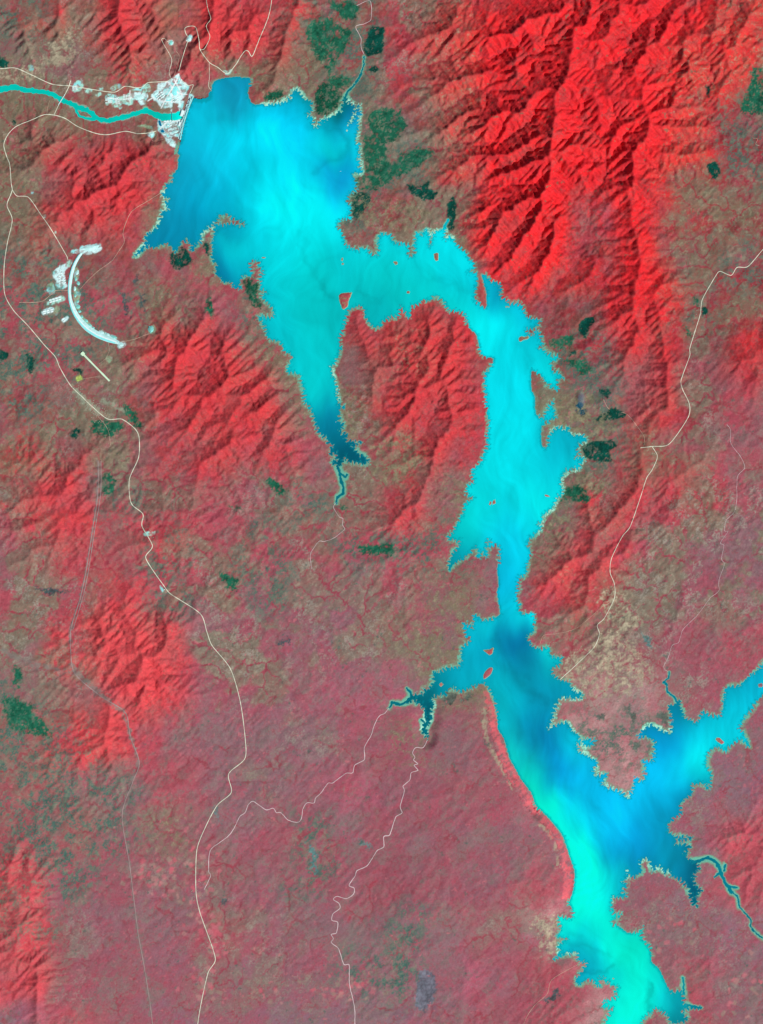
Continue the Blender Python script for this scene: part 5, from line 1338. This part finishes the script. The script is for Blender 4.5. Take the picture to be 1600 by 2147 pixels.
# ------------------------------------------------------------------ smoke from the burning flat
def smoke():
    r = np.random.RandomState(3); v = []; f = []; nu, nv = 26, 12
    for j in range(nv + 1):
        ph = math.pi * j / nv
        for i in range(nu):
            th = 2 * math.pi * i / nu
            k = 1 + .18 * float(fbm(np.array([math.cos(th) * 1.7 + 9]), np.array([math.sin(th) * 1.7 + ph]), 2, 3)[0])
            x = math.cos(th) * math.sin(ph) * 185 * k; y = math.sin(th) * math.sin(ph) * 420 * k; z = math.cos(ph) * 110
            x += -.25 * y * .4
            v.append((x, y, z))
    for j in range(nv):
        for i in range(nu): f.append((j*nu+i, (j+1)*nu+i, (j+1)*nu+(i+1) % nu, j*nu+(i+1) % nu))
    m = bpy.data.materials.new('smoke_air'); m.use_nodes = True; t = m.node_tree
    for n_ in list(t.nodes): t.nodes.remove(n_)
    out = t.nodes.new('ShaderNodeOutputMaterial'); vol = t.nodes.new('ShaderNodeVolumePrincipled')
    vol.inputs['Color'].default_value = (.42, .70, .96, 1)
    tc = t.nodes.new('ShaderNodeTexCoord'); no = t.nodes.new('ShaderNodeTexNoise'); no.inputs['Scale'].default_value = 1 / 150.0; no.inputs['Detail'].default_value = 3
    t.links.new(tc.outputs['Object'], no.inputs['Vector'])
    # thins out away from the middle of the plume
    mp = t.nodes.new('ShaderNodeMapping'); mp.inputs['Scale'].default_value = (1 / 185.0, 1 / 420.0, 1 / 110.0)
    t.links.new(tc.outputs['Object'], mp.inputs['Vector'])
    ln = t.nodes.new('ShaderNodeVectorMath'); ln.operation = 'LENGTH'; t.links.new(mp.outputs['Vector'], ln.inputs[0])
    mr = t.nodes.new('ShaderNodeMapRange'); mr.inputs['From Min'].default_value = 1.0; mr.inputs['From Max'].default_value = .2
    mr.inputs['To Max'].default_value = .0105; t.links.new(ln.outputs['Value'], mr.inputs['Value'])
    mu = t.nodes.new('ShaderNodeMath'); mu.operation = 'MULTIPLY'; t.links.new(mr.outputs['Result'], mu.inputs[0]); t.links.new(no.outputs['Fac'], mu.inputs[1])
    t.links.new(mu.outputs[0], vol.inputs['Density']); t.links.new(vol.outputs['Volume'], out.inputs['Volume'])
    o = mesh_obj('smoke_plume', v, f, m, smooth=True)
    o.location = (float(wx(1219)), float(wy(838)), float(ground_z(1219, 838)) + 135)
    tag(o, 'pale blue smoke drifting from a burnt patch east of the lake', 'smoke', kind='stuff')
smoke()
